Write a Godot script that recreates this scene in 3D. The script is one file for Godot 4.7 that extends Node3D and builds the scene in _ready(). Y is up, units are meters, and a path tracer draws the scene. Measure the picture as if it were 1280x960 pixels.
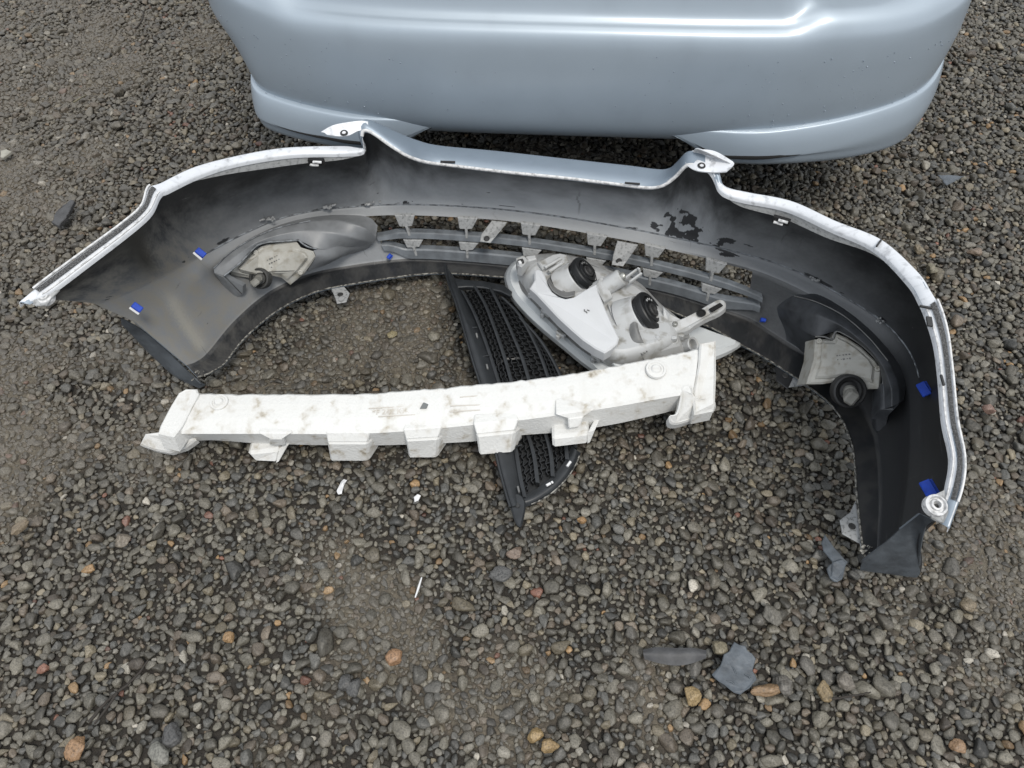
extends Node3D

# The place: a gravel yard. A car's bumper cover lies on it with its hollow side towards the viewer, other loose parts around.
const EYE := 1.45                      # eye height of the photographer
const TILT := 52.0                     # how far the camera looks down
const FIELD := 53.0                    # vertical field of view
const FOCUS := 962.7                   # the same field, in pixels of a 1280 x 960 survey sheet
var used := {}
var M := {}
var rng := RandomNumberGenerator.new()
var soft := FastNoiseLite.new()

# ---------------------------------------------------------------- survey: a point of the place seen at (x, y) that stands h above the ground
func at(x: float, y: float, h: float) -> Vector3:
	var p := deg_to_rad(TILT)
	var d := Vector3((x - 640.0) / FOCUS, -sin(p) + (480.0 - y) / FOCUS * cos(p), -cos(p) - (480.0 - y) / FOCUS * sin(p))
	return Vector3(0, EYE, 0) + d * ((h - EYE) / d.y)

func pts(list: Array) -> Array:
	var a := []
	for q in list: a.append(at(q[0], q[1], q[2]))
	return a

# ---------------------------------------------------------------- names and tags
func numbered(n: String) -> String:
	if not used.has(n):
		used[n] = 0
		return n
	used[n] += 1
	return "%s_%03d" % [n, used[n]]

func numbered_under(parent: Node, n: String) -> String:
	var key := "%d/%s" % [parent.get_instance_id(), n]
	used[key] = used.get(key, -1) + 1
	return n if used[key] == 0 else "%s_%03d" % [n, used[key]]

func tag(o: Node, label := "", category := "", group := "", kind := "") -> Node:
	if label: o.set_meta("label", label)
	if category: o.set_meta("category", category)
	if group: o.set_meta("group", group)
	if kind: o.set_meta("kind", kind)
	return o

func thing(called: String, where: Vector3, label: String, category: String, group := "") -> Node3D:
	var o := Node3D.new()
	o.name = numbered(called)
	add_child(o)
	o.position = where
	tag(o, label, category, group)
	return o

# a mesh whose points are given in world metres, put under its thing (things here are only moved, never turned, before their parts are added)
func build(called: String, st: SurfaceTool, m: Material, parent: Node = self, world := true) -> MeshInstance3D:
	var o := MeshInstance3D.new()
	st.generate_normals()
	o.mesh = st.commit()
	return hang(called, o, [m], parent, world)

func hang(called: String, o: MeshInstance3D, ms: Array, parent: Node, world: bool) -> MeshInstance3D:
	for i in ms.size(): o.mesh.surface_set_material(i, ms[i])
	if parent == self:
		o.name = numbered(called)
		add_child(o)
	else:
		o.name = numbered_under(parent, called)
		parent.add_child(o, true)
		if world:
			var back := Vector3.ZERO
			var p: Node = parent
			while p is Node3D and p != self:
				back += (p as Node3D).position
				p = p.get_parent()
			o.position = -back
	return o

func tool() -> SurfaceTool:
	var st := SurfaceTool.new()
	st.begin(Mesh.PRIMITIVE_TRIANGLES)
	return st

# ---------------------------------------------------------------- shapes
func tri(st: SurfaceTool, a: Vector3, b: Vector3, c: Vector3) -> void:
	if (b - a).cross(c - a).length_squared() < 1e-16: return
	st.add_vertex(a); st.add_vertex(b); st.add_vertex(c)

func quad(st: SurfaceTool, a: Vector3, b: Vector3, c: Vector3, d: Vector3) -> void:
	tri(st, a, b, c); tri(st, a, c, d)

# a chamfered box mapped onto eight corners: order (x-,y-,z-) (x+,y-,z-) (x-,y+,z-) (x+,y+,z-) then the same with z+
func hexa(st: SurfaceTool, c: Array, bevel := 0.12) -> void:
	st.set_smooth_group(-1)
	var size := Vector3((c[1] - c[0]).length() + (c[3] - c[2]).length(), (c[2] - c[0]).length() + (c[3] - c[1]).length(), (c[4] - c[0]).length() + (c[7] - c[3]).length()) * 0.5
	var least := minf(size.x, minf(size.y, size.z)) * bevel
	var e := Vector3(least / maxf(size.x, 1e-5), least / maxf(size.y, 1e-5), least / maxf(size.z, 1e-5))
	var q := func(u: Vector3) -> Vector3:
		var a: Vector3 = c[0].lerp(c[1], u.x).lerp(c[2].lerp(c[3], u.x), u.y)
		var b: Vector3 = c[4].lerp(c[5], u.x).lerp(c[6].lerp(c[7], u.x), u.y)
		return a.lerp(b, u.z)
	var v := []   # [corner][axis] the corner's point on the face across that axis
	for k in 8:
		var s := Vector3(k & 1, (k >> 1) & 1, (k >> 2) & 1)
		var inn := Vector3(e.x if s.x == 0 else 1 - e.x, e.y if s.y == 0 else 1 - e.y, e.z if s.z == 0 else 1 - e.z)
		v.append([q.call(Vector3(s.x, inn.y, inn.z)), q.call(Vector3(inn.x, s.y, inn.z)), q.call(Vector3(inn.x, inn.y, s.z))])
	for ax in 3:
		var b1 := 1 << ((ax + 1) % 3)
		var b2 := 1 << ((ax + 2) % 3)
		for side in 2:
			var o := side << ax
			quad(st, v[o][ax], v[o | b1][ax], v[o | b1 | b2][ax], v[o | b2][ax])
		for k in 4:   # the four edges that run along ax
			var o := (b1 if k & 1 else 0) | (b2 if k & 2 else 0)
			var far := o | (1 << ax)
			var p1 := (ax + 1) % 3
			var p2 := (ax + 2) % 3
			quad(st, v[o][p1], v[far][p1], v[far][p2], v[o][p2])
	for k in 8: tri(st, v[k][0], v[k][1], v[k][2])

func box(st: SurfaceTool, xf: Transform3D, size: Vector3, bevel := 0.15) -> void:
	var c := []
	for k in 8: c.append(xf * (Vector3((k & 1) - 0.5, ((k >> 1) & 1) - 0.5, ((k >> 2) & 1) - 0.5) * size))
	hexa(st, c, bevel)

func frame_on(n: Vector3, where: Vector3, spin := 0.0) -> Transform3D:   # y axis along n
	n = n.normalized()
	var x := n.cross(Vector3(0.31, 0.2, 0.93)).normalized()
	if absf(n.y) > 0.9: x = (Vector3.RIGHT - n * n.x).normalized()
	x = x.rotated(n, spin)
	return Transform3D(Basis(x, n, x.cross(n)), where)

func lathe(st: SurfaceTool, xf: Transform3D, prof: Array, sides := 24, smooth := true) -> void:   # prof: [radius, height along y]
	for i in prof.size() - 1:
		st.set_smooth_group(i + 1 if smooth else -1)
		for k in sides:
			var a := TAU * k / sides
			var b := TAU * (k + 1) / sides
			var p: Array = prof[i]
			var q: Array = prof[i + 1]
			quad(st, xf * Vector3(cos(a) * p[0], p[1], sin(a) * p[0]), xf * Vector3(cos(b) * p[0], p[1], sin(b) * p[0]), xf * Vector3(cos(b) * q[0], q[1], sin(b) * q[0]), xf * Vector3(cos(a) * q[0], q[1], sin(a) * q[0]))

func tube(st: SurfaceTool, path: Array, radii, sides := 8) -> void:
	st.set_smooth_group(1)
	var rings := []
	var side := Vector3.ZERO
	for i in path.size():
		var dir: Vector3 = (path[mini(i + 1, path.size() - 1)] - path[maxi(i - 1, 0)]).normalized()
		if i == 0:
			side = dir.cross(Vector3.UP)
			if side.length() < 0.05: side = dir.cross(Vector3.RIGHT)
		side = (side - dir * side.dot(dir)).normalized()
		var up := dir.cross(side)
		var r: float = radii[i] if radii is Array else radii
		var ring := []
		for k in sides: ring.append(path[i] + (side * cos(TAU * k / sides) + up * sin(TAU * k / sides)) * r)
		rings.append(ring)
	loft(st, rings, true, true)

# closed rings of equal count joined one after the other
func loft(st: SurfaceTool, rings: Array, cap_first := true, cap_last := true, group := 1) -> void:
	st.set_smooth_group(group)
	var n: int = rings[0].size()
	for i in rings.size() - 1:
		for k in n:
			quad(st, rings[i][k], rings[i][(k + 1) % n], rings[i + 1][(k + 1) % n], rings[i + 1][k])
	st.set_smooth_group(-1)
	if cap_first: cap(st, rings[0])
	if cap_last: cap(st, rings[-1])

func cap(st: SurfaceTool, ring: Array) -> void:
	var n := Vector3.ZERO
	var mid := Vector3.ZERO
	for k in ring.size():
		n += (ring[k] as Vector3).cross(ring[(k + 1) % ring.size()])
		mid += ring[k] / ring.size()
	var f := frame_on(n, mid)
	var flat := PackedVector2Array()
	for p in ring:
		var l: Vector3 = f.affine_inverse() * p
		flat.append(Vector2(l.x, l.z))
	var idx := Geometry2D.triangulate_polygon(flat)
	for k in range(0, idx.size(), 3): tri(st, ring[idx[k]], ring[idx[k + 1]], ring[idx[k + 2]])

# a plate of any outline: its top ring, its thickness and a small chamfer
func plate(st: SurfaceTool, ring: Array, down: Vector3, bevel := 0.002) -> void:
	var n := ring.size()
	var nn := Vector3.ZERO
	for k in n: nn += (ring[k] as Vector3).cross(ring[(k + 1) % n])
	nn = nn.normalized()
	var inset := func(w: float, off: Vector3) -> Array:
		var r := []
		for k in n:
			var a: Vector3 = ring[(k + n - 1) % n]
			var b: Vector3 = ring[k]
			var c: Vector3 = ring[(k + 1) % n]
			var e1 := nn.cross(b - a).normalized()
			var e2 := nn.cross(c - b).normalized()
			var m := (e1 + e2).normalized()
			r.append(b + m * w / maxf(m.dot(e1), 0.4) + off)
		return r
	var d := down.normalized()
	loft(st, [inset.call(bevel, Vector3.ZERO), inset.call(0.0, d * bevel), inset.call(0.0, down - d * bevel), inset.call(bevel, down)], true, true, -1)

# smooth curve through points, evenly resampled
func curve(list: Array, n: int, closed := false) -> Array:
	var p: Array = list.duplicate()
	var m := p.size()
	var c := Curve3D.new()
	for i in (m + 1 if closed else m):
		var a: Vector3 = p[(i + m - 1) % m] if closed or i > 0 else p[0]
		var b: Vector3 = p[i % m]
		var d: Vector3 = p[(i + 1) % m] if closed or i < m - 1 else p[m - 1]
		var t := (d - a)
		var l1 := (b - a).length()
		var l2 := (d - b).length()
		t = t / maxf(l1 + l2, 1e-6)
		c.add_point(b, -t * l1 / 3.0, t * l2 / 3.0)
	c.bake_interval = maxf(0.002, c.get_baked_length() / 400.0)
	var len := c.get_baked_length()
	var out := []
	for i in n: out.append(c.sample_baked(len * i / float(n if closed else n - 1), true))
	return out

# rows of key points [t, Vector3] sampled with Hermite curves
func along(row: Array, t: float) -> Vector3:
	var n := row.size()
	if t <= row[0][0]: return row[0][1]
	if t >= row[n - 1][0]: return row[n - 1][1]
	var i := 0
	while row[i + 1][0] < t: i += 1
	var t0: float = row[i][0]
	var t1: float = row[i + 1][0]
	var a: Vector3 = row[i][1]
	var b: Vector3 = row[i + 1][1]
	var ma: Vector3 = (b - a) / (t1 - t0) if i == 0 else (b - row[i - 1][1]) / (t1 - row[i - 1][0])
	var mb: Vector3 = (b - a) / (t1 - t0) if i + 2 >= n else (row[i + 2][1] - a) / (row[i + 2][0] - t0)
	var h := t1 - t0
	var s := (t - t0) / h
	var s2 := s * s
	var s3 := s2 * s
	return a * (2 * s3 - 3 * s2 + 1) + ma * h * (s3 - 2 * s2 + s) + b * (3 * s2 - 2 * s3) + mb * h * (s3 - s2)

func keys(list: Array) -> Array:
	var r := []
	for k in list: r.append([float(k[0]), at(k[1], k[2], k[3])])
	return r

func grid_normals(g: Array) -> Array:
	var out := []
	for i in g.size():
		var row := []
		for j in g[0].size():
			var du: Vector3 = g[mini(i + 1, g.size() - 1)][j] - g[maxi(i - 1, 0)][j]
			var dv: Vector3 = g[i][mini(j + 1, g[0].size() - 1)] - g[i][maxi(j - 1, 0)]
			row.append(du.cross(dv).normalized())
		out.append(row)
	return out

# a thin moulded skin: grid points, its thickness along the grid's normal, one material for the face and one for the back and edges
func skin(called: String, g: Array, thick: float, m_face: Material, m_back: Material, parent: Node, keep = null, uv = null) -> MeshInstance3D:
	var nr := grid_normals(g)
	var a := tool()
	var b := tool()
	var nu: int = g.size()
	var nv: int = g[0].size()
	a.set_smooth_group(1)
	b.set_smooth_group(1)
	var back := func(i: int, j: int) -> Vector3: return g[i][j] + nr[i][j] * thick
	for i in nu - 1:
		for j in nv - 1:
			if keep != null and not keep.call(i, j): continue
			var q := [[i, j], [i + 1, j], [i + 1, j + 1], [i, j + 1]]
			for k in [0, 1, 2, 0, 2, 3]:
				var c: Array = q[k]
				if uv != null: a.set_uv(uv.call(c[0], c[1]))
				else: a.set_uv(Vector2(c[0] / float(nu - 1), c[1] / float(nv - 1)))
				a.add_vertex(g[c[0]][c[1]])
			b.set_smooth_group(1)
			quad(b, back.call(i, j), back.call(i + 1, j), back.call(i + 1, j + 1), back.call(i, j + 1))
			var next := [[i, j - 1], [i + 1, j], [i, j + 1], [i - 1, j]]
			for k in 4:
				var o: Array = next[k]
				var there: bool = o[0] >= 0 and o[1] >= 0 and o[0] < nu - 1 and o[1] < nv - 1
				if there and keep != null: there = keep.call(o[0], o[1])
				if there: continue
				var c1: Array = q[k]
				var c2: Array = q[(k + 1) % 4]
				b.set_smooth_group(2 + k)
				quad(b, g[c1[0]][c1[1]], g[c2[0]][c2[1]], back.call(c2[0], c2[1]), back.call(c1[0], c1[1]))
	a.generate_normals()
	b.generate_normals()
	var mesh := a.commit()
	b.commit(mesh)
	var o := MeshInstance3D.new()
	o.mesh = mesh
	return hang(called, o, [m_face, m_back], parent, true)

# a patch lofted across several curves of points
func across(curves: Array, nu: int, nv: int) -> Array:
	var rows := []
	for c in curves: rows.append(curve(c, nu))
	var g := []
	for i in nu:
		var key := []
		for r in rows.size(): key.append([float(r) / (rows.size() - 1), rows[r][i]])
		var col := []
		for j in nv: col.append(along(key, j / float(nv - 1)))
		g.append(col)
	return g

# the same with a fold at every inner curve
func creased(curves: Array, nu: int) -> Array:
	var rows := []
	for c in curves: rows.append(curve(c, nu))
	var g := []
	for i in nu:
		var col := []
		for r in rows.size() - 1:
			for q in [0.0, 0.10, 0.5, 0.90]: col.append((rows[r][i] as Vector3).lerp(rows[r + 1][i], q if r > 0 or q > 0 else 0.0))
		col.append(rows[-1][i])
		for k in range(4, col.size() - 1, 4): col[k] = (col[k] as Vector3) * 0.7 + (col[k - 1] as Vector3) * 0.15 + (col[k + 1] as Vector3) * 0.15
		g.append(col)
	return g

# ---------------------------------------------------------------- materials
func noise_tex(freq: float, seed_: int, ramp = null, normal := false, kind := FastNoiseLite.TYPE_SIMPLEX_SMOOTH, size := 512, bump := 6.0, octaves := 4) -> NoiseTexture2D:
	var n := FastNoiseLite.new()
	n.seed = seed_
	n.frequency = freq
	n.noise_type = kind
	n.fractal_octaves = octaves
	var t := NoiseTexture2D.new()
	t.width = size
	t.height = size
	t.seamless = true
	t.noise = n
	t.as_normal_map = normal
	t.bump_strength = bump
	if ramp != null:
		var g := Gradient.new()
		g.offsets = PackedFloat32Array(ramp[0])
		g.colors = PackedColorArray(ramp[1])
		t.color_ramp = g
	return t

func grey(v: float) -> Color: return Color(v, v, v)
func lin(r: float, g: float, b: float) -> Color: return Color(r, g, b).linear_to_srgb()

func mat(c: Color, rough := 0.6, metal := 0.0) -> StandardMaterial3D:
	var m := StandardMaterial3D.new()
	m.albedo_color = c
	m.roughness = rough
	m.metallic = metal
	return m

func grain(m: StandardMaterial3D, tex: Texture2D, scale: float, normal: Texture2D = null, amount := 0.5) -> StandardMaterial3D:
	m.uv1_triplanar = true
	m.uv1_world_triplanar = true
	m.uv1_scale = Vector3.ONE * scale
	if tex: m.albedo_texture = tex
	if normal:
		m.normal_enabled = true
		m.normal_texture = normal
		m.normal_scale = amount
	return m

# ---------------------------------------------------------------- the scene
func _ready() -> void:
	rng.seed = 4711
	soft.seed = 9
	soft.frequency = 1.0
	soft.fractal_octaves = 3
	var cam := Camera3D.new()
	cam.name = "camera"
	add_child(cam)
	cam.position = Vector3(0, EYE, 0)
	cam.rotation_degrees = Vector3(-TILT, 0, 0)
	cam.fov = FIELD
	cam.near = 0.05
	cam.far = 400.0
	cam.current = true
	var env := Environment.new()
	var sky := Sky.new()
	var sm := ProceduralSkyMaterial.new()
	sm.sky_top_color = Color(0.83, 0.85, 0.875)
	sm.sky_horizon_color = Color(0.70, 0.72, 0.745)
	sm.sky_curve = 0.35
	sm.ground_bottom_color = Color(0.22, 0.21, 0.2)
	sm.ground_horizon_color = Color(0.4, 0.4, 0.4)
	sm.sky_cover = clouds()
	sm.sky_cover_modulate = Color(1, 1, 1, 0.5)
	sky.sky_material = sm
	env.background_mode = Environment.BG_SKY
	env.sky = sky
	env.background_energy_multiplier = 1.0
	env.tonemap_mode = Environment.TONE_MAPPER_LINEAR
	env.tonemap_exposure = 1.75
	env.sdfgi_enabled = true
	env.ssao_enabled = true
	env.ssil_enabled = true
	var we := WorldEnvironment.new()
	we.name = "world"
	we.environment = env
	add_child(we)
	var sun := DirectionalLight3D.new()
	sun.name = "sun"
	add_child(sun)
	sun.light_energy = 0.42
	sun.light_angular_distance = 16.0
	sun.light_color = Color(1, 0.98, 0.95)
	sun.shadow_enabled = true
	sun.rotation_degrees = Vector3(-62, 25, 0)
	materials()
	make_ground()
	make_gravel()
	make_car()
	make_bumper()
	make_foam()
	make_grille()
	make_headlight()
	make_debris()

func clouds() -> NoiseTexture2D:
	var t := noise_tex(0.006, 31, [[0.0, 0.45, 1.0], [Color(0.0, 0.0, 0.0, 0.0), Color(0.12, 0.12, 0.12, 0.5), Color(0.3, 0.3, 0.3, 1.0)]], false, FastNoiseLite.TYPE_SIMPLEX_SMOOTH, 1024)
	t.height = 512
	return t

func materials() -> void:
	var fine := noise_tex(0.02, 5, null, true, FastNoiseLite.TYPE_SIMPLEX_SMOOTH, 512, 8.0)
	var mottle := noise_tex(0.012, 6, [[0.0, 0.45, 0.7, 1.0], [grey(0.72), grey(0.88), grey(0.97), grey(1.0)]])
	var speck := noise_tex(0.06, 8, [[0.0, 0.35, 0.5, 0.8, 1.0], [grey(0.55), grey(0.75), grey(0.88), grey(0.96), grey(1.0)]], false, FastNoiseLite.TYPE_SIMPLEX_SMOOTH, 512)
	var grit_n := noise_tex(0.09, 12, null, true, FastNoiseLite.TYPE_SIMPLEX_SMOOTH, 1024, 10.0)
	var grit_c := noise_tex(0.035, 13, [[0.0, 0.4, 0.6, 1.0], [lin(0.060, 0.055, 0.047), lin(0.092, 0.085, 0.074), lin(0.115, 0.106, 0.092), lin(0.15, 0.14, 0.122)]], false, FastNoiseLite.TYPE_SIMPLEX_SMOOTH, 1024)
	var faint := noise_tex(0.010, 61, [[0.0, 0.3, 0.6, 1.0], [grey(0.955), grey(0.98), grey(0.99), grey(1.0)]])
	M.ground = grain(mat(Color.WHITE, 0.9), grit_c, 2.2, grit_n, 0.6)
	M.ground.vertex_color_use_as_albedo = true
	M.stone = mat(Color.WHITE, 0.5)
	M.stone.vertex_color_use_as_albedo = true
	M.stone.uv1_triplanar = true
	M.stone.uv1_scale = Vector3.ONE * 0.3
	M.stone.albedo_texture = noise_tex(0.022, 9, [[0.0, 0.33, 0.48, 0.62, 1.0], [grey(0.50), grey(0.74), grey(0.90), grey(0.98), grey(1.0)]], false, FastNoiseLite.TYPE_SIMPLEX_SMOOTH, 512, 6.0, 5)
	M.stone.normal_enabled = true
	M.stone.normal_texture = fine
	M.stone.normal_scale = 0.8
	M.speck = speck
	M.fine = fine
	M.mottle = mottle
	M.car = grain(mat(Color(0.62, 0.665, 0.705), 0.48, 0.38), faint, 1.3)
	M.car.clearcoat_enabled = true
	M.car.clearcoat = 0.5
	M.car.clearcoat_roughness = 0.16
	M.silver = grain(mat(Color(0.80, 0.81, 0.825), 0.5, 0.1), noise_tex(0.02, 17, [[0.0, 0.22, 0.36, 1.0], [grey(0.62), grey(0.88), grey(1.0), grey(1.0)]]), 3.5)
	M.edge = grain(mat(Color(0.80, 0.80, 0.80), 0.6), noise_tex(0.03, 18, [[0.0, 0.3, 0.5, 1.0], [grey(0.5), grey(0.82), grey(1.0), grey(1.0)]]), 5.0)
	M.black = grain(mat(Color(0.16, 0.165, 0.175), 0.5), mottle, 3.0)
	M.under = mat(Color(0.05, 0.05, 0.05), 0.9)
	M.tyre = mat(Color(0.06, 0.06, 0.06), 0.85)
	M.slate = grain(mat(Color(0.30, 0.32, 0.34), 0.55), mottle, 4.0, fine, 0.3)
	M.bar = grain(mat(Color(0.45, 0.47, 0.49), 0.45, 0.15), mottle, 4.0)
	M.tab = grain(mat(Color(0.60, 0.605, 0.605), 0.6, 0.1), noise_tex(0.03, 19, [[0.0, 0.3, 0.45, 1.0], [grey(0.55), grey(0.85), grey(1.0), grey(1.0)]]), 6.0)
	M.lamp = grain(mat(Color(0.66, 0.655, 0.63), 0.6), noise_tex(0.02, 23, [[0.0, 0.3, 0.5, 1.0], [Color(0.72, 0.69, 0.64), Color(0.9, 0.885, 0.86), Color.WHITE, Color.WHITE]]), 3.0)
	M.strip = grain(mat(Color(0.42, 0.42, 0.42), 0.9), noise_tex(0.09, 51, [[0.0, 0.4, 0.6, 1.0], [grey(0.25), grey(0.5), grey(0.8), grey(1.0)]]), 6.0)
	M.edge_dim = grain(mat(Color(0.62, 0.61, 0.58), 0.7), noise_tex(0.04, 52, [[0.0, 0.42, 0.6, 1.0], [grey(0.1), grey(0.35), grey(0.9), grey(1.0)]]), 4.0)
	M.crease = grain(mat(Color(0.58, 0.60, 0.62), 0.5), noise_tex(0.03, 53, [[0.0, 0.42, 0.6, 1.0], [grey(0.3), grey(0.6), grey(0.9), grey(1.0)]]), 3.0)
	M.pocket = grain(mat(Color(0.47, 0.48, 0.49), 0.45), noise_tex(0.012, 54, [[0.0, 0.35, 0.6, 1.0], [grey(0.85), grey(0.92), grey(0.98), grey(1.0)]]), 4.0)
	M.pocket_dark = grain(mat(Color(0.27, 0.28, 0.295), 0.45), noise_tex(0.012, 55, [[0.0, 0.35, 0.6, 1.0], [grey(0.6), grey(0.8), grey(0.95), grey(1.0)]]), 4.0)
	M.plug = grain(mat(Color(0.55, 0.545, 0.52), 0.55), mottle, 6.0)
	M.slate_blue = grain(mat(Color(0.33, 0.355, 0.38), 0.5), mottle, 5.0, fine, 0.3)
	M.notch = grain(mat(Color(0.50, 0.545, 0.59), 0.42, 0.35), faint, 3.0)
	M.rubber_strip = grain(mat(Color(0.29, 0.29, 0.295), 0.6), mottle, 5.0, fine, 0.3)
	M.pale = grain(mat(Color(0.6, 0.59, 0.55), 0.7), mottle, 5.0, fine, 0.4)
	M.twig = mat(Color(0.17, 0.15, 0.13), 0.8)
	M.twig_pale = mat(Color(0.42, 0.40, 0.33), 0.8)
	M.screw = mat(Color(0.62, 0.62, 0.60), 0.35, 0.6)
	M.lens_low = grain(mat(Color(0.56, 0.55, 0.49), 0.3), mottle, 3.0)
	M.foam_dim = mat(Color(0.74, 0.72, 0.69), 0.85)
	M.foam_mark = mat(Color(0.42, 0.43, 0.43), 0.8)
	M.ring = grain(mat(Color(0.27, 0.27, 0.265), 0.7), mottle, 8.0)
	M.rubber = mat(Color(0.17, 0.17, 0.17), 0.6)
	M.blue = grain(mat(Color(0.08, 0.27, 0.72), 0.6), mottle, 9.0)
	M.white = mat(Color(0.8, 0.8, 0.8), 0.5)
	M.head = grain(mat(Color(0.66, 0.665, 0.665), 0.5), noise_tex(0.015, 27, [[0.0, 0.3, 0.45, 1.0], [Color(0.66, 0.64, 0.60), Color(0.88, 0.87, 0.85), Color.WHITE, Color.WHITE]]), 3.0)
	M.panel = grain(mat(Color(0.74, 0.745, 0.75), 0.45), faint, 2.0)
	M.rail = grain(mat(Color(0.47, 0.47, 0.465), 0.6), mottle, 5.0)
	M.lens = grain(mat(Color(0.77, 0.785, 0.79), 0.3), faint, 3.0)
	M.cap = mat(Color(0.075, 0.08, 0.085), 0.5)
	M.grille = grain(mat(Color(0.075, 0.08, 0.085), 0.42), mottle, 4.0)
	M.grille_pan = mat(Color(0.10, 0.105, 0.11), 0.5)
	M.grille_frame = grain(mat(Color(0.15, 0.16, 0.17), 0.42), mottle, 4.0)
	M.foam = grain(mat(Color(0.80, 0.80, 0.79), 0.85), noise_tex(0.008, 41, [[0.0, 0.12, 0.22, 0.40, 1.0], [Color(0.60, 0.55, 0.48), Color(0.83, 0.80, 0.75), Color(0.94, 0.93, 0.915), Color.WHITE, Color.WHITE]], false, FastNoiseLite.TYPE_SIMPLEX_SMOOTH, 1024), 2.4, noise_tex(0.06, 43, null, true, FastNoiseLite.TYPE_CELLULAR, 1024, 8.0), 0.3)

# ---------------------------------------------------------------- ground
func mud(x: float, z: float) -> float:      # 0 loose stones .. 1 bare trodden dirt
	var n := soft.get_noise_2d(x * 1.3, z * 1.3) * 0.7 + soft.get_noise_2d(x * 4.0 + 30.0, z * 4.0) * 0.55
	var s := -0.14
	for b in [[-1.08, -0.82, 0.24, 0.6], [-1.75, -1.9, 0.7, 0.5], [-0.30, -1.28, 0.30, 0.6], [-0.25, -0.55, 0.17, 0.42], [1.02, -0.62, 0.16, 0.5], [-0.45, -0.72, 0.13, 0.4], [-1.25, -1.35, 0.25, 0.2], [0.2, -0.38, 0.12, 0.25], [-2.2, -2.8, 0.8, 0.4]]:
		var d: float = Vector2(x - b[0], z - b[1]).length() / b[2]
		s += b[3] * exp(-d * d)
	return clampf(s + n, 0.0, 1.0)

func ground_h(x: float, z: float) -> float:
	return -0.022 + soft.get_noise_2d(x * 2.0 + 7.0, z * 2.0) * 0.010 + soft.get_noise_2d(x * 9.0, z * 9.0 + 50.0) * 0.004 + mud(x, z) * 0.015

func make_ground() -> void:
	var st := tool()
	st.set_smooth_group(1)
	var xs := []
	var zs := []
	var v := -120.0
	while v < 120.0:
		xs.append(v)
		v += 0.022 if absf(v) < 2.9 else maxf(0.022, (absf(v) - 2.9) * 0.25 + 0.02) if v > 0 else minf(maxf((absf(v) - 2.9) * 0.2, 0.022), 20.0)
	xs.append(120.0)
	v = -120.0
	while v < 120.0:
		zs.append(v)
		v += 0.022 if v > -4.6 and v < 0.4 else maxf(0.022, (v - 0.4) * 0.25 + 0.02) if v > 0 else minf(maxf((-4.6 - v) * 0.2, 0.022), 20.0)
	zs.append(120.0)
	var p := PackedVector3Array()
	var tone := PackedColorArray()    # shade of the gaps between stones painted in dark, pale trodden dust where they are gone
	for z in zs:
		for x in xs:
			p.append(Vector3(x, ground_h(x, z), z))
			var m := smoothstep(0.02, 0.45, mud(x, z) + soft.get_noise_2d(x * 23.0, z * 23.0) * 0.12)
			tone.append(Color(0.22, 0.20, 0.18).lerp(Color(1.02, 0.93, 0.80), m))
	var w := xs.size()
	var idx := PackedInt32Array()
	for j in zs.size() - 1:
		for i in w - 1:
			var a := j * w + i
			idx.append_array(PackedInt32Array([a, a + 1, a + w + 1, a, a + w + 1, a + w]))
	var nr := PackedVector3Array()
	nr.resize(p.size())
	for j in zs.size():
		for i in w:
			var l := p[j * w + maxi(i - 1, 0)]
			var r := p[j * w + mini(i + 1, w - 1)]
			var u := p[maxi(j - 1, 0) * w + i]
			var d := p[mini(j + 1, zs.size() - 1) * w + i]
			nr[j * w + i] = (d - u).cross(r - l).normalized()
	var arr := []
	arr.resize(Mesh.ARRAY_MAX)
	arr[Mesh.ARRAY_VERTEX] = p
	arr[Mesh.ARRAY_NORMAL] = nr
	arr[Mesh.ARRAY_INDEX] = idx
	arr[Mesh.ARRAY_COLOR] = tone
	var m := ArrayMesh.new()
	m.add_surface_from_arrays(Mesh.PRIMITIVE_TRIANGLES, arr)
	var o := MeshInstance3D.new()
	o.mesh = m
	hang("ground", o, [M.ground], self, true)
	tag(o, "grey brown trodden dirt of the yard under the loose gravel", "ground", "", "structure")
	M.ground_node = o

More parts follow.
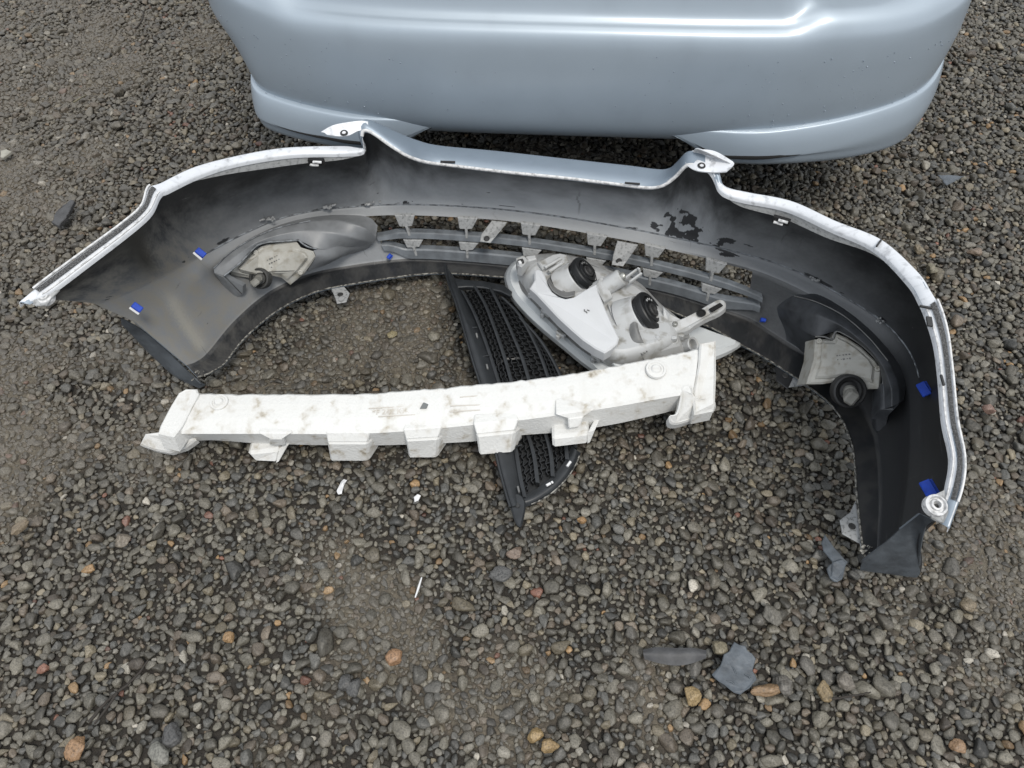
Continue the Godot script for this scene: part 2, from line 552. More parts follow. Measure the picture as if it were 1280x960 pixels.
func pebble(seed_: int, detail: int) -> ArrayMesh:
	var r := RandomNumberGenerator.new()
	r.seed = seed_
	var v := []
	var f := []
	var g := (1.0 + sqrt(5.0)) / 2.0
	for q in [[-1, g, 0], [1, g, 0], [-1, -g, 0], [1, -g, 0], [0, -1, g], [0, 1, g], [0, -1, -g], [0, 1, -g], [g, 0, -1], [g, 0, 1], [-g, 0, -1], [-g, 0, 1]]: v.append(Vector3(q[0], q[1], q[2]).normalized())
	f = [[0, 11, 5], [0, 5, 1], [0, 1, 7], [0, 7, 10], [0, 10, 11], [1, 5, 9], [5, 11, 4], [11, 10, 2], [10, 7, 6], [7, 1, 8], [3, 9, 4], [3, 4, 2], [3, 2, 6], [3, 6, 8], [3, 8, 9], [4, 9, 5], [2, 4, 11], [6, 2, 10], [8, 6, 7], [9, 8, 1]]
	for d in detail:
		var mids := {}
		var nf := []
		for t in f:
			var m := []
			for k in 3:
				var a: int = mini(t[k], t[(k + 1) % 3])
				var b: int = maxi(t[k], t[(k + 1) % 3])
				if not mids.has(a * 10000 + b):
					mids[a * 10000 + b] = v.size()
					v.append(((v[a] + v[b]) as Vector3).normalized())
				m.append(mids[a * 10000 + b])
			nf.append_array([[t[0], m[0], m[2]], [t[1], m[1], m[0]], [t[2], m[2], m[1]], [m[0], m[1], m[2]]])
		f = nf
	var cuts := []
	for k in 11: cuts.append([Vector3(r.randfn(), r.randfn(), r.randfn()).normalized(), r.randf_range(0.52, 0.82)])
	var n := FastNoiseLite.new()
	n.seed = seed_
	n.frequency = 0.9
	var st := tool()
	var shape := []
	for p in v:
		var rad := 1.0
		for c in cuts:
			var along_: float = c[0].dot(p)
			if along_ > 0.05: rad = -log(exp(-rad * 30.0) + exp(-c[1] / along_ * 30.0)) / 30.0
		shape.append(p * (rad + n.get_noise_3dv(p * 2.0) * 0.12) * 1.30)
	st.set_smooth_group(1)
	for t in f: tri(st, shape[t[0]], shape[t[2]], shape[t[1]])
	st.generate_normals()
	return st.commit()

func stone_color(dust: float) -> Color:
	var k := rng.randf()
	var c: Color
	if k < 0.42: c = Color(0.108, 0.104, 0.092)
	elif k < 0.62: c = Color(0.078, 0.080, 0.080)
	elif k < 0.78: c = Color(0.135, 0.130, 0.114)
	elif k < 0.88: c = Color(0.118, 0.100, 0.083)
	elif k < 0.95: c = Color(0.165, 0.148, 0.115)
	elif k < 0.978: c = Color(0.20, 0.195, 0.18)
	elif k < 0.988: c = Color(0.23, 0.155, 0.085)
	elif k < 0.993: c = Color(0.17, 0.085, 0.065)
	else: c = Color(0.36, 0.35, 0.33)
	c = c * rng.randf_range(0.42, 1.52) * Color(1.05, 1.0, 0.90)
	c = c.lerp(Color(0.138, 0.120, 0.096), dust)
	c.a = 1.0
	return c

func copy_into(s: Array, xf: Transform3D, c: Color) -> void:
	var b := xf.basis
	s[0].append_array(PackedFloat32Array([b.x.x, b.y.x, b.z.x, xf.origin.x, b.x.y, b.y.y, b.z.y, xf.origin.y, b.x.z, b.y.z, b.z.z, xf.origin.z, c.r, c.g, c.b, 1.0]))
	s[1] += 1

func make_gravel() -> void:
	var shapes := []
	for k in 12: shapes.append(pebble(100 + k, 2))
	# loose stones from large to small, none lying in another
	var cell := 0.05
	var seen := {}
	var sets := []
	for k in 12: sets.append([PackedFloat32Array(), 0])
	var singles := []
	for grade in [[0.0135, 0.0185, 70], [0.0098, 0.0134, 900], [0.0062, 0.0096, 11000], [0.0036, 0.0060, 27000]]:
		for n in int(grade[2] * 33.0):
			var deep := rng.randf() * 5.4 - 0.6
			var half := 0.66 * (0.616 * deep + 1.143) + 1.1
			if rng.randf() > half / 3.9: continue
			var x := rng.randf_range(-half, half)
			var z := -deep
			var beside := absf(x) > half - 0.7 or deep < 0.1 or deep > 3.4      # out of the picture: the same gravel, less of the finest
			if beside and grade[0] < 0.005 and rng.randf() < 0.6: continue
			var r: float = lerpf(grade[0], grade[1], pow(rng.randf(), 1.8))
			var bare := mud(x, z)
			if rng.randf() < bare * 0.2: continue
			var gx := floori(x / cell)
			var gz := floori(z / cell)
			var clash := false
			for dx in 3:
				for dz in 3:
					for q in seen.get(Vector2i(gx + dx - 1, gz + dz - 1), []):
						if (Vector2(x, z) - Vector2(q.x, q.y)).length_squared() < (r + q.z) * (r + q.z) * 0.55:
							clash = true
							break
					if clash: break
				if clash: break
			if clash: continue
			var key := Vector2i(gx, gz)
			if not seen.has(key): seen[key] = []
			seen[key].append(Vector3(x, z, r))
			var flat := rng.randf_range(0.5, 0.85)
			var y := ground_h(x, z) + r * flat * rng.randf_range(0.45, 1.15) * (1.0 - bare * 0.75) - bare * r * 0.45
			var b := Basis(Vector3.UP, rng.randf() * TAU) * Basis(Vector3(rng.randfn(), 0, rng.randfn()).normalized(), rng.randf_range(0, 0.35)) * Basis.from_scale(Vector3(r * rng.randf_range(0.95, 1.35), r * flat, r * rng.randf_range(0.75, 1.0)))
			var xf := Transform3D(b, Vector3(x, y, z))
			var tint := stone_color(clampf(bare * 0.6 + smoothstep(-0.4, -1.7, x) * 0.35, 0.0, 0.85))
			if grade[0] > 0.0090 and absf(x) < half - 1.12 and deep > 0.28 and deep < 2.9:
				singles.append([xf, tint, r / Vector3(x, EYE, z).length()])
				continue
			var s: Array = sets[rng.randi() % 12]
			copy_into(s, xf, tint)
	# the stones that show largest are pieces of their own
	singles.sort_custom(func(p, q): return p[2] > q[2])
	for k in range(280, singles.size()): copy_into(sets[k % 12], singles[k][0], singles[k][1])
	singles = singles.slice(0, 280)
	for n in 170000:
		var deep := rng.randf() * 3.4
		var half := 0.66 * (0.616 * deep + 1.143) + 0.3
		var x := rng.randf_range(-half, half)
		if rng.randf() > half / 2.5 or rng.randf() > 0.06 + mud(x, -deep): continue
		var r := rng.randf_range(0.0012, 0.0036)
		var b := Basis(Vector3.UP, rng.randf() * TAU) * Basis.from_scale(Vector3(r * rng.randf_range(1.0, 1.5), r * 0.8, r))
		var y := ground_h(x, -deep) + r * rng.randf_range(-0.1, 0.4)
		var tint := stone_color(rng.randf_range(0.4, 0.95)) * rng.randf_range(0.8, 1.3)
		var s: Array = sets[rng.randi() % 12]
		copy_into(s, Transform3D(b, Vector3(x, y, -deep)), tint)
	var bed := thing("gravel", Vector3.ZERO, "loose dark grey and brown gravel spread over the whole yard", "gravel")
	tag(bed, "", "", "", "stuff")
	for k in 12:
		var mm := MultiMesh.new()
		mm.transform_format = MultiMesh.TRANSFORM_3D
		mm.use_colors = true
		mm.mesh = shapes[k]
		mm.instance_count = sets[k][1]
		mm.buffer = sets[k][0]
		var o := MultiMeshInstance3D.new()
		o.multimesh = mm
		o.material_override = M.stone
		o.name = numbered_under(bed, "pebbles")
		bed.add_child(o)
		tag(o, "", "", "", "stuff")
	var tones := []
	for k in 28:
		var m: StandardMaterial3D = M.stone.duplicate()
		m.vertex_color_use_as_albedo = false
		tones.append(m)
	for k in singles.size():
		var o := MeshInstance3D.new()
		o.mesh = shapes[k % 12]
		var m: StandardMaterial3D = tones[k % 28]
		if k < 28: m.albedo_color = (singles[k][1] as Color).linear_to_srgb()
		o.material_override = m
		o.name = numbered_under(M.ground_node, "stone")
		M.ground_node.add_child(o)
		o.transform = singles[k][0]

# ---------------------------------------------------------------- the parked car
var car_turn := Transform3D()
func car_point(a: float, h: float, out: float) -> Vector3:   # a -1..1 round the tail from its left side to its right, h height, out from the skin
	out -= (1.0 if a < 0.0 else 0.14) * maxf(0.0, 0.46 - h) * smoothstep(0.45, 0.9, absf(a))
	var W := 0.90 + out
	var L := 0.60 + out
	var q := a * PI / 2
	var sx := signf(q) * pow(absf(sin(q)), 2.0 / 3.9)
	var cz := pow(absf(cos(q)), 2.0 / 3.9)
	return car_turn * Vector3(W * sx, h, -0.60 + L * cz)

func car_grid(rows: Callable, a0: float, a1: float, na: int, nv: int) -> Array:
	var g := []
	for i in na + 1:
		var a := lerpf(a0, a1, i / float(na))
		var prof: Array = rows.call(a)
		var key := []
		for k in prof.size(): key.append([float(k), car_point(a, prof[k][0], prof[k][1])])
		var col := []
		for j in nv + 1: col.append(along(key, (prof.size() - 1) * j / float(nv)))
		g.append(col)
	return g

func make_car() -> void:
	car_turn = Transform3D(Basis(Vector3.UP, deg_to_rad(-3.0)).scaled(Vector3.ONE * 1.08), Vector3(0.155, 0.01, -1.65))
	var car := thing("parked_car", car_turn.origin, "silver blue sedan parked tail first behind the loose bumper cover", "car")
	var half := func(a: float) -> float: return 0.85 * pow(absf(sin(a * PI / 2)), 2.0 / 3.9)
	var rows := func(a: float) -> Array:
		var x: float = half.call(a)
		var m := smoothstep(0.49, 0.58, absf(x * signf(a) + 0.085))
		var under := smoothstep(0.62, 0.85, x)
		var low := [[0.25, -0.10], [0.262, -0.055], [0.285, -0.022], [0.32, -0.006], [0.38, 0.0], [0.45, 0.0], [0.492, -0.002]]
		var recess := [[0.515, -0.006], [0.529, -0.012], [0.538, -0.022], [0.546, -0.034], [0.562, -0.046], [0.61, -0.060], [0.660, -0.068], [0.680, -0.062], [0.685, -0.03], [0.694, -0.02]]
		var outer := [[0.522, -0.006], [0.540, -0.012], [0.556, -0.022], [0.568, -0.038], [0.576, -0.06], [0.584, -0.08], [0.598, -0.092], [0.62, -0.097], [0.65, -0.10], [0.70, -0.104]]
		var r := low.duplicate(true)
		for k in 10: r.append([lerpf(recess[k][0], outer[k][0] + under * 0.02, m), lerpf(recess[k][1], outer[k][1], m)])
		return r
	skin("bumper", car_grid(rows, -1, 1, 120, 84), -0.004, M.car, M.under, car)
	for s in [-1, 1]:
		var spat := func(a: float) -> Array:
			var x: float = half.call(a)
			var k := smoothstep(0.27, 0.50, x) if s < 0 else smoothstep(0.16, 0.42, x)
			var rise := (smoothstep(0.3, 0.85, x) * 0.055 + smoothstep(0.6, 1.0, absf(a)) * 0.03) * (0.35 if a < 0.0 else 1.0)
			var top := 0.315 + rise
			var p := [[top + 0.003, -0.012], [top, 0.002], [top - 0.006, 0.0075], [top - 0.03, 0.015], [top - 0.06, 0.020], [lerpf(top - 0.07, 0.265, k), 0.018], [lerpf(top - 0.075, 0.240, k), 0.012], [lerpf(top - 0.075, 0.228, k), -0.015], [0.25, -0.07]]
			for q in p:
				q[1] = lerpf(-0.020, q[1], k) if q[1] > -0.02 else q[1]
				q[0] = lerpf(top - 0.006, q[0], clampf(k * 1.6, 0.0, 1.0))
			return p
		var a_in: float = asin(pow((0.26 if s < 0 else 0.15) / 0.85, 3.9 / 2.0)) / (PI / 2)
		var sp := skin("corner_skirt", car_grid(spat, s * a_in, s * 1.0, 70, 40), 0.003 if s > 0 else -0.003, M.car, M.under, car)
		sp.set_meta("label", "left corner skirt of the tail" if s < 0 else "right corner skirt of the tail")
	# rain drops on the paint
	var drops := MultiMesh.new()
	var drop := SphereMesh.new()
	drop.radius = 1.0
	drop.height = 2.0
	drop.radial_segments = 8
	drop.rings = 4
	drops.transform_format = MultiMesh.TRANSFORM_3D
	drops.mesh = drop
	drops.instance_count = 240
	for k in 240:
		var a := rng.randf_range(-0.85, 0.85)
		var h := rng.randf_range(0.33, 0.49)
		var p := car_point(a, h, 0.0)
		var n := (car_point(a, h, 0.1) - p).normalized()
		var r := rng.randf_range(0.0010, 0.0021)
		drops.set_instance_transform(k, Transform3D(frame_on(n, Vector3.ZERO).basis * Basis.from_scale(Vector3(r, r * 0.5, r)), p - car.position))
	var dm := MultiMeshInstance3D.new()
	dm.multimesh = drops
	dm.name = "rain_drops"
	var wet := mat(Color(0.56, 0.60, 0.64), 0.12, 0.3)
	dm.material_override = wet
	car.add_child(dm)
	tag(dm, "", "", "", "stuff")
	# what stands above the picture: boot lid, flanks, lamps, wheels and floor pan
	var lid := []
	for i in 25:
		var x := lerpf(-0.66, 0.66, i / 24.0)
		var col := []
		for q in [[0.675, -0.065], [0.69, -0.05], [0.78, -0.075], [0.88, -0.13], [0.95, -0.19], [0.985, -0.28], [1.0, -0.5], [1.01, -0.78]]:
			col.append(car_turn * Vector3(x, q[0] - 0.06 * x * x, q[1] - 0.16 * x * x))
		lid.append(col)
	skin("boot_lid", lid, -0.01, M.car, M.under, car)
	for s in [-1, 1]:
		var flank := []
		for i in 21:
			var z := lerpf(-0.595, -2.4, i / 20.0)
			var col := []
			for q in [[0.24, 0.84], [0.40, 0.885], [0.62, 0.897], [0.80, 0.87], [0.93, 0.74], [0.985, 0.64]]:
				var y: float = q[0]
				var arch := 0.36 - absf(z + 0.78)
				if arch > 0 and y < 0.66: y = maxf(y, 0.30 + sqrt(maxf(0.0, 0.36 * 0.36 - pow(z + 0.78, 2.0))) * 0.98)
				col.append(car_turn * Vector3(s * q[1], y, z))
			flank.append(col)
		skin("flank", flank, 0.004 * s, M.car, M.under, car)
		var lamp := []
		for i in 9:
			var a: float = lerpf(0.50, 0.93, i / 8.0) * s
			var col := []
			for q in [[0.72, -0.085], [0.78, -0.08], [0.86, -0.10], [0.92, -0.14]]: col.append(car_point(a, q[0], q[1]))
			lamp.append(col)
		var tm := mat(Color(0.45, 0.03, 0.03), 0.15)
		tm.clearcoat_enabled = true
		skin("tail_light", lamp, -0.01 * s, tm, M.under, car)
		var st := tool()
		lathe(st, Transform3D(Basis(Vector3.FORWARD, PI / 2) , Vector3.ZERO).translated(Vector3.ZERO), [[0.0, -0.09], [0.19, -0.09], [0.29, -0.085], [0.305, -0.05], [0.305, 0.05], [0.29, 0.085], [0.19, 0.09], [0.0, 0.09]], 32)
		var w := MeshInstance3D.new()
		st.generate_normals()
		w.mesh = st.commit()
		hang("rear_wheel", w, [M.tyre], car, false)
		w.transform = Transform3D(Basis(), -car_turn.origin) * car_turn * Transform3D(Basis(), Vector3(s * 0.72, 0.29, -0.78))
	var fp := tool()
	box(fp, car_turn * Transform3D(Basis(), Vector3(0, 0.25, -1.42)), Vector3(1.50, 0.03, 2.5), 0.1)
	box(fp, car_turn * Transform3D(Basis(), Vector3(0, 0.62, -1.3)), Vector3(1.30, 0.6, 2.0), 0.1)
	build("floor_pan", fp, M.under, car)

# ---------------------------------------------------------------- the bumper cover
var rowA := []
var rowB := []
var rowC := []
var rowD := []
var rowE := []
var rowF := []
var rowG := []

func make_bumper() -> void:
	# seven lines along the moulding from its far left corner (0) to its right corner (38): inner rim, outer top edge, crease, ledge, fold, flange edge
	rowB = keys([[0, 26, 380, .42], [1, 54, 357, .43], [2, 100, 323, .45], [3, 152, 285, .465], [4, 178, 262, .47], [5, 187, 238, .475], [6, 203, 231, .47], [7, 240, 213, .455], [8, 281, 201, .44], [9, 335, 190, .425], [10, 375, 186, .415], [11, 430, 185, .405], [12, 457, 186, .40],
		[12.35, 450, 170, .435], [12.7, 452, 155, .452], [13.2, 461, 152, .452], [14, 480, 160, .43], [14.6, 500, 169, .408], [15.2, 520, 177, .388], [16, 548, 184, .366], [17, 621, 191, .358], [18, 702, 200, .357], [19, 784, 209, .357], [20, 826, 214, .358], [20.5, 839, 211, .37], [21, 848, 203, .395], [21.6, 857, 193, .43], [22.4, 868, 192, .44], [23.1, 886, 200, .44], [23.7, 896, 212, .43],
		[24, 899, 222, .42], [24.4, 901, 230, .41], [25, 909, 237, .405], [26, 935, 243, .402], [27, 989, 254, .41], [28, 1044, 279, .425], [29, 1100, 302, .44], [30, 1145, 342, .455], [31, 1162, 367, .465], [32, 1173, 388, .47], [33, 1182, 420, .46], [34, 1188, 467, .44], [35, 1194, 527, .42], [36, 1203, 574, .40], [37, 1200, 612, .38], [38, 1184, 660, .34]])
	rowA = keys([[0, 38, 380, .417], [1, 64, 365, .428], [2, 108, 332, .447], [3, 159, 293, .462], [4, 187, 268, .467], [5, 199, 245, .471], [6, 210, 239, .466], [7, 245, 222, .451], [8, 286, 208, .436], [9, 338, 198, .421], [10, 377, 194, .411], [11, 430, 193, .402], [12, 456, 189, .398],
		[12.35, 453, 176, .425], [12.7, 454, 164, .445], [13.2, 464, 165, .444], [14, 490, 183, .42], [14.6, 510, 195, .40], [15.2, 531, 202, .375], [16, 560, 206, .362], [17, 630, 214.5, .355], [18, 705, 222, .352], [19, 772, 230, .352], [20, 811, 234.5, .353], [20.5, 828, 232, .365], [21, 843, 222, .388], [21.6, 858, 207, .424], [22.4, 872, 207, .431], [23.1, 884, 212, .43], [23.7, 891, 219, .422],
		[24, 895, 227, .413], [24.4, 898, 236, .405], [25, 907, 244, .399], [26, 930, 251, .396], [27, 984, 262, .404], [28, 1039, 287, .419], [29, 1093, 312, .434], [30, 1135, 353, .449], [31, 1150, 377, .459], [32, 1159, 397, .463], [33, 1169, 430, .453], [34, 1175, 472, .434], [35, 1180, 528, .414], [36, 1189, 573, .394], [37, 1184, 610, .374], [38, 1174, 653, .338]])
	rowD = keys([[0, 116, 379, .30], [1.5, 150, 368, .28], [3, 192, 350, .25], [5, 232, 330, .22], [7, 264, 313, .20], [8, 303, 293, .185], [9, 350, 273, .18], [10, 395, 263, .175], [12, 462, 257, .17], [14, 505, 255.5, .17], [16, 560, 257, .17], [17, 630, 262, .17], [18, 702, 271, .17], [19, 775, 283.5, .17], [20, 815, 291, .17], [22, 842, 297, .17], [24, 875, 304, .17], [26, 908, 312, .17], [27, 955, 324, .175], [28, 1000, 341, .18], [29, 1050, 368, .185], [30, 1090, 392, .19], [31, 1115, 412, .2], [32, 1137, 440, .21], [33, 1149, 472, .22], [34, 1153, 510, .235], [36, 1153, 580, .25], [38, 1148, 641, .26]])
	rowE = keys([[0, 168, 402, .21], [1.5, 190, 388, .20], [3, 213, 372, .19], [5, 247, 346, .185], [7, 277, 324, .175], [8, 314, 305, .17], [9, 358, 286, .165], [10, 400, 276, .16], [12, 464, 270, .158], [14, 506, 269, .157], [16, 562, 271, .157], [17, 632, 276, .157], [18, 705, 286.5, .157], [19, 778, 299.5, .157], [20, 817, 307.5, .157], [22, 844, 314, .157], [24, 877, 321.5, .157], [26, 907, 330, .157], [27, 948, 342, .16], [28, 990, 360, .165], [29, 1038, 386, .165], [30, 1075, 411, .165], [31, 1100, 434, .165], [32, 1122, 461, .165], [33, 1132, 490, .165], [34, 1135, 520, .165], [36, 1133, 590, .17], [38, 1124, 660, .16]])
	rowF = keys([[0, 236, 459, .07], [1.5, 248, 455, .06], [3, 262, 444, .05], [5, 296, 403, .042], [7, 340, 366, .036], [8, 383, 346, .035], [10, 443, 334, .032], [12, 497, 327, .03], [14, 525, 326, .03], [16, 565, 328, .03], [17, 635, 334, .03], [18, 705, 343, .03], [19, 775, 355, .03], [20, 812, 363, .03], [22, 842, 370, .03], [24, 868, 378, .03], [26, 895, 387, .03], [27, 935, 400, .03], [28, 962, 417, .035], [29, 990, 435, .04], [30, 1015, 449, .042], [31, 1042, 470, .045], [32, 1066, 495, .05], [33, 1084, 525, .05], [34, 1095, 555, .05], [36, 1100, 620, .055], [38, 1097, 688, .05]])
	rowG = keys([[0, 247, 472, .06], [1.5, 263, 466, .055], [3, 281, 454, .05], [5, 306, 423, .045], [7, 349, 387, .04], [8, 392, 366, .04], [10, 445, 354.5, .037], [12, 500, 346, .035], [14, 528, 343, .035], [16, 565, 342, .035], [17, 637, 347.5, .035], [18, 708, 357, .035], [19, 775, 370, .035], [20, 815, 379, .035], [22, 843, 391, .035], [24, 872, 403, .035], [26, 897, 414, .035], [27, 926, 431, .037], [28, 955, 447, .038], [29, 985, 466, .04], [30, 1007, 481, .04], [31, 1030, 498, .043], [32, 1045, 514, .045], [33, 1056, 532, .047], [34, 1066, 562, .048], [36, 1071, 622, .05], [38, 1079, 695, .05]])
	var cover := thing("bumper_cover", at(640, 300, 0.0), "large silver front bumper cover lying with its hollow inside facing the viewer", "bumper")
	# the moulded shell
	var nu := 228
	var g := []
	var levels := []           # v of every grid line, for the paint
	for i in nu + 1:
		var t := 38.0 * i / nu
		var a := along(rowA, t)
		var b := along(rowB, t)
		var d := along(rowD, t)
		var e := along(rowE, t)
		var f := along(rowF, t)
		var gg := along(rowG, t)
		var run := along(rowD, minf(t + 0.4, 38)) - along(rowD, maxf(t - 0.4, 0))
		run.y = 0
		var outward := run.normalized().cross(Vector3.UP) * -1.0
		var mid := smoothstep(1.0, 8.0, t) * (1.0 - smoothstep(29.0, 37.0, t))
		var c := b.lerp(d, 0.48) + outward * lerpf(0.016, 0.038, mid)
		var col := []
		col.append(a)
		col.append(a.lerp(b, 0.5) + Vector3(0, 0.002, 0))
		col.append(a.lerp(b, 0.88) + Vector3(0, 0.002, 0))
		var wall := [[0.0, b], [0.5, c], [1.0, d]]
		col.append(b)
		for k in 13: col.append(along(wall, (k + 1) / 14.0))
		col.append(d.lerp(along(wall, 13.0 / 14.0), 0.15))
		col.append(d.lerp(e, 0.06))
		for k in 2: col.append(d.lerp(e, (k + 1) / 3.0))
		var belly := outward * 0.010
		for k in 13:
			var q := k / 12.0
			col.append(e.lerp(f, q) + belly * sin(q * PI))
		for k in 3: col.append(f.lerp(gg, [0.08, 0.5, 1.0][k]))
		g.append(col)
	var nv: int = g[0].size()
	var first_e := 21          # the grid line that is the ledge
	var keep := func(i: int, j: int) -> bool:
		var t := 38.0 * (i + 0.5) / nu
		if j >= first_e and j < first_e + 9 and t > 11.7 and t < 26.9: return false
		return true
	var shell := skin("shell", g, 0.0035, paint_inside(), M.notch, cover, keep, func(i: int, j: int) -> Vector2: return Vector2(i / float(nu), j / float(nv - 1)))
	shell.set_meta("label", "dark inside of the moulded shell with silver overspray")
	# painted top of the rim, a hair above the shell's own edge
	for part in [[0.0, 12.45], [12.45, 22.9], [22.9, 38.0]]:
		var rim := []
		var n := int((part[1] - part[0]) * 6)
		for i in n + 1:
			var t: float = lerpf(part[0], part[1], i / float(n))
			var a := along(rowA, t)
			var b := along(rowB, t)
			var lift := Vector3(0, 0.0058, 0)
			var outw := (b - a).normalized() * 0.003
			rim.append([a - outw + Vector3(0, -0.004, 0), a - outw * 0.9 + lift * 0.4, a - outw * 0.5 + lift, a.lerp(b, 0.5) + lift * 1.05, b - outw * 0.9 + lift, b + outw * 0.1 + lift * 0.85, b + outw * 0.7 + Vector3(0, 0.001, 0), b + outw * 1.5 + Vector3(0, -0.008, 0)])
		skin("top_rim", rim, -0.0015, M.notch if part[0] > 10 and part[0] < 20 else M.silver, M.notch if part[0] > 10 and part[0] < 20 else M.silver, cover)  # one paint: notch toned darker for its shade, sides whiter for skylight
	var white_lip := tool()
	var wp := []
	for i in 70: wp.append(along(rowA, lerpf(12.5, 22.6, i / 69.0)) + Vector3(0, 0.001, 0.0015))
	tube(white_lip, wp, 0.0042, 7)
	build("scuffed_lip", white_lip, M.edge, cover)
	# dirty return lips under the rim on both headlight edges
	for s in [[6.6, 11.8], [25.0, 29.6]]:
		var lip := []
		for i in 31:
			var t: float = lerpf(s[0], s[1], i / 30.0)
			var a := along(rowA, t)
			var b := along(rowB, t)
			var inw := (a - b).normalized()
			var w := sin(PI * clampf(i / 30.0, 0.06, 0.94)) * 0.9 + 0.1
			lip.append([a + Vector3(0, -0.002, 0), a + inw * 0.001 + Vector3(0, -0.008, 0) * w, a + inw * 0.003 * w + Vector3(0, -0.022, 0) * w])
		skin("return_lip", lip, 0.002, M.tab, M.tab, cover)
	# pale inner line and rough strip along both wing edges
	for s in [[0.7, 5.2], [31.6, 37.4]]:
		var strip := []
		var edge := tool()
		var path := []
		var path2 := []
		for i in 41:
			var t: float = lerpf(s[0], s[1], i / 40.0)
			var a := along(rowA, t)
			var b := along(rowB, t)
			path.append(a + Vector3(0, 0.007, 0))
			path2.append(b + Vector3(0, 0.009, 0))
			var up := Vector3(0, 0.0095, 0)
			strip.append([a.lerp(b, 0.3) + up, a.lerp(b, 0.5) + up * 1.1, a.lerp(b, 0.75) + up])
		skin("seal_strip", strip, -0.001, M.strip, M.strip, cover)
		tube(edge, path, 0.0018, 6)
		tube(edge, path2, 0.0022, 6)
		build("pale_edge", edge, M.edge, cover)
	# scuffed pale line along the lower flange's edge
	var low := tool()
	var lp := []
	for i in 120: lp.append(along(rowG, 38.0 * i / 119.0) + Vector3(0, 0.001, 0))
	tube(low, lp, 0.0022, 5)
	build("flange_edge", low, M.edge_dim, cover)
	# ribbed ledge line
	var cr := tool()
	var cp := []
	for i in 90: cp.append(along(rowD, lerpf(6.5, 33.0, i / 89.0)) + Vector3(0, 0.0005, 0.001))
	tube(cr, cp, 0.0022, 5)
	build("crease", cr, M.crease, cover)
	ears(cover)
	intake(cover)
	fog_lamps(cover)
	small_parts(cover)

func stain(x: float, y: float) -> float: return soft.get_noise_2d(x, y)

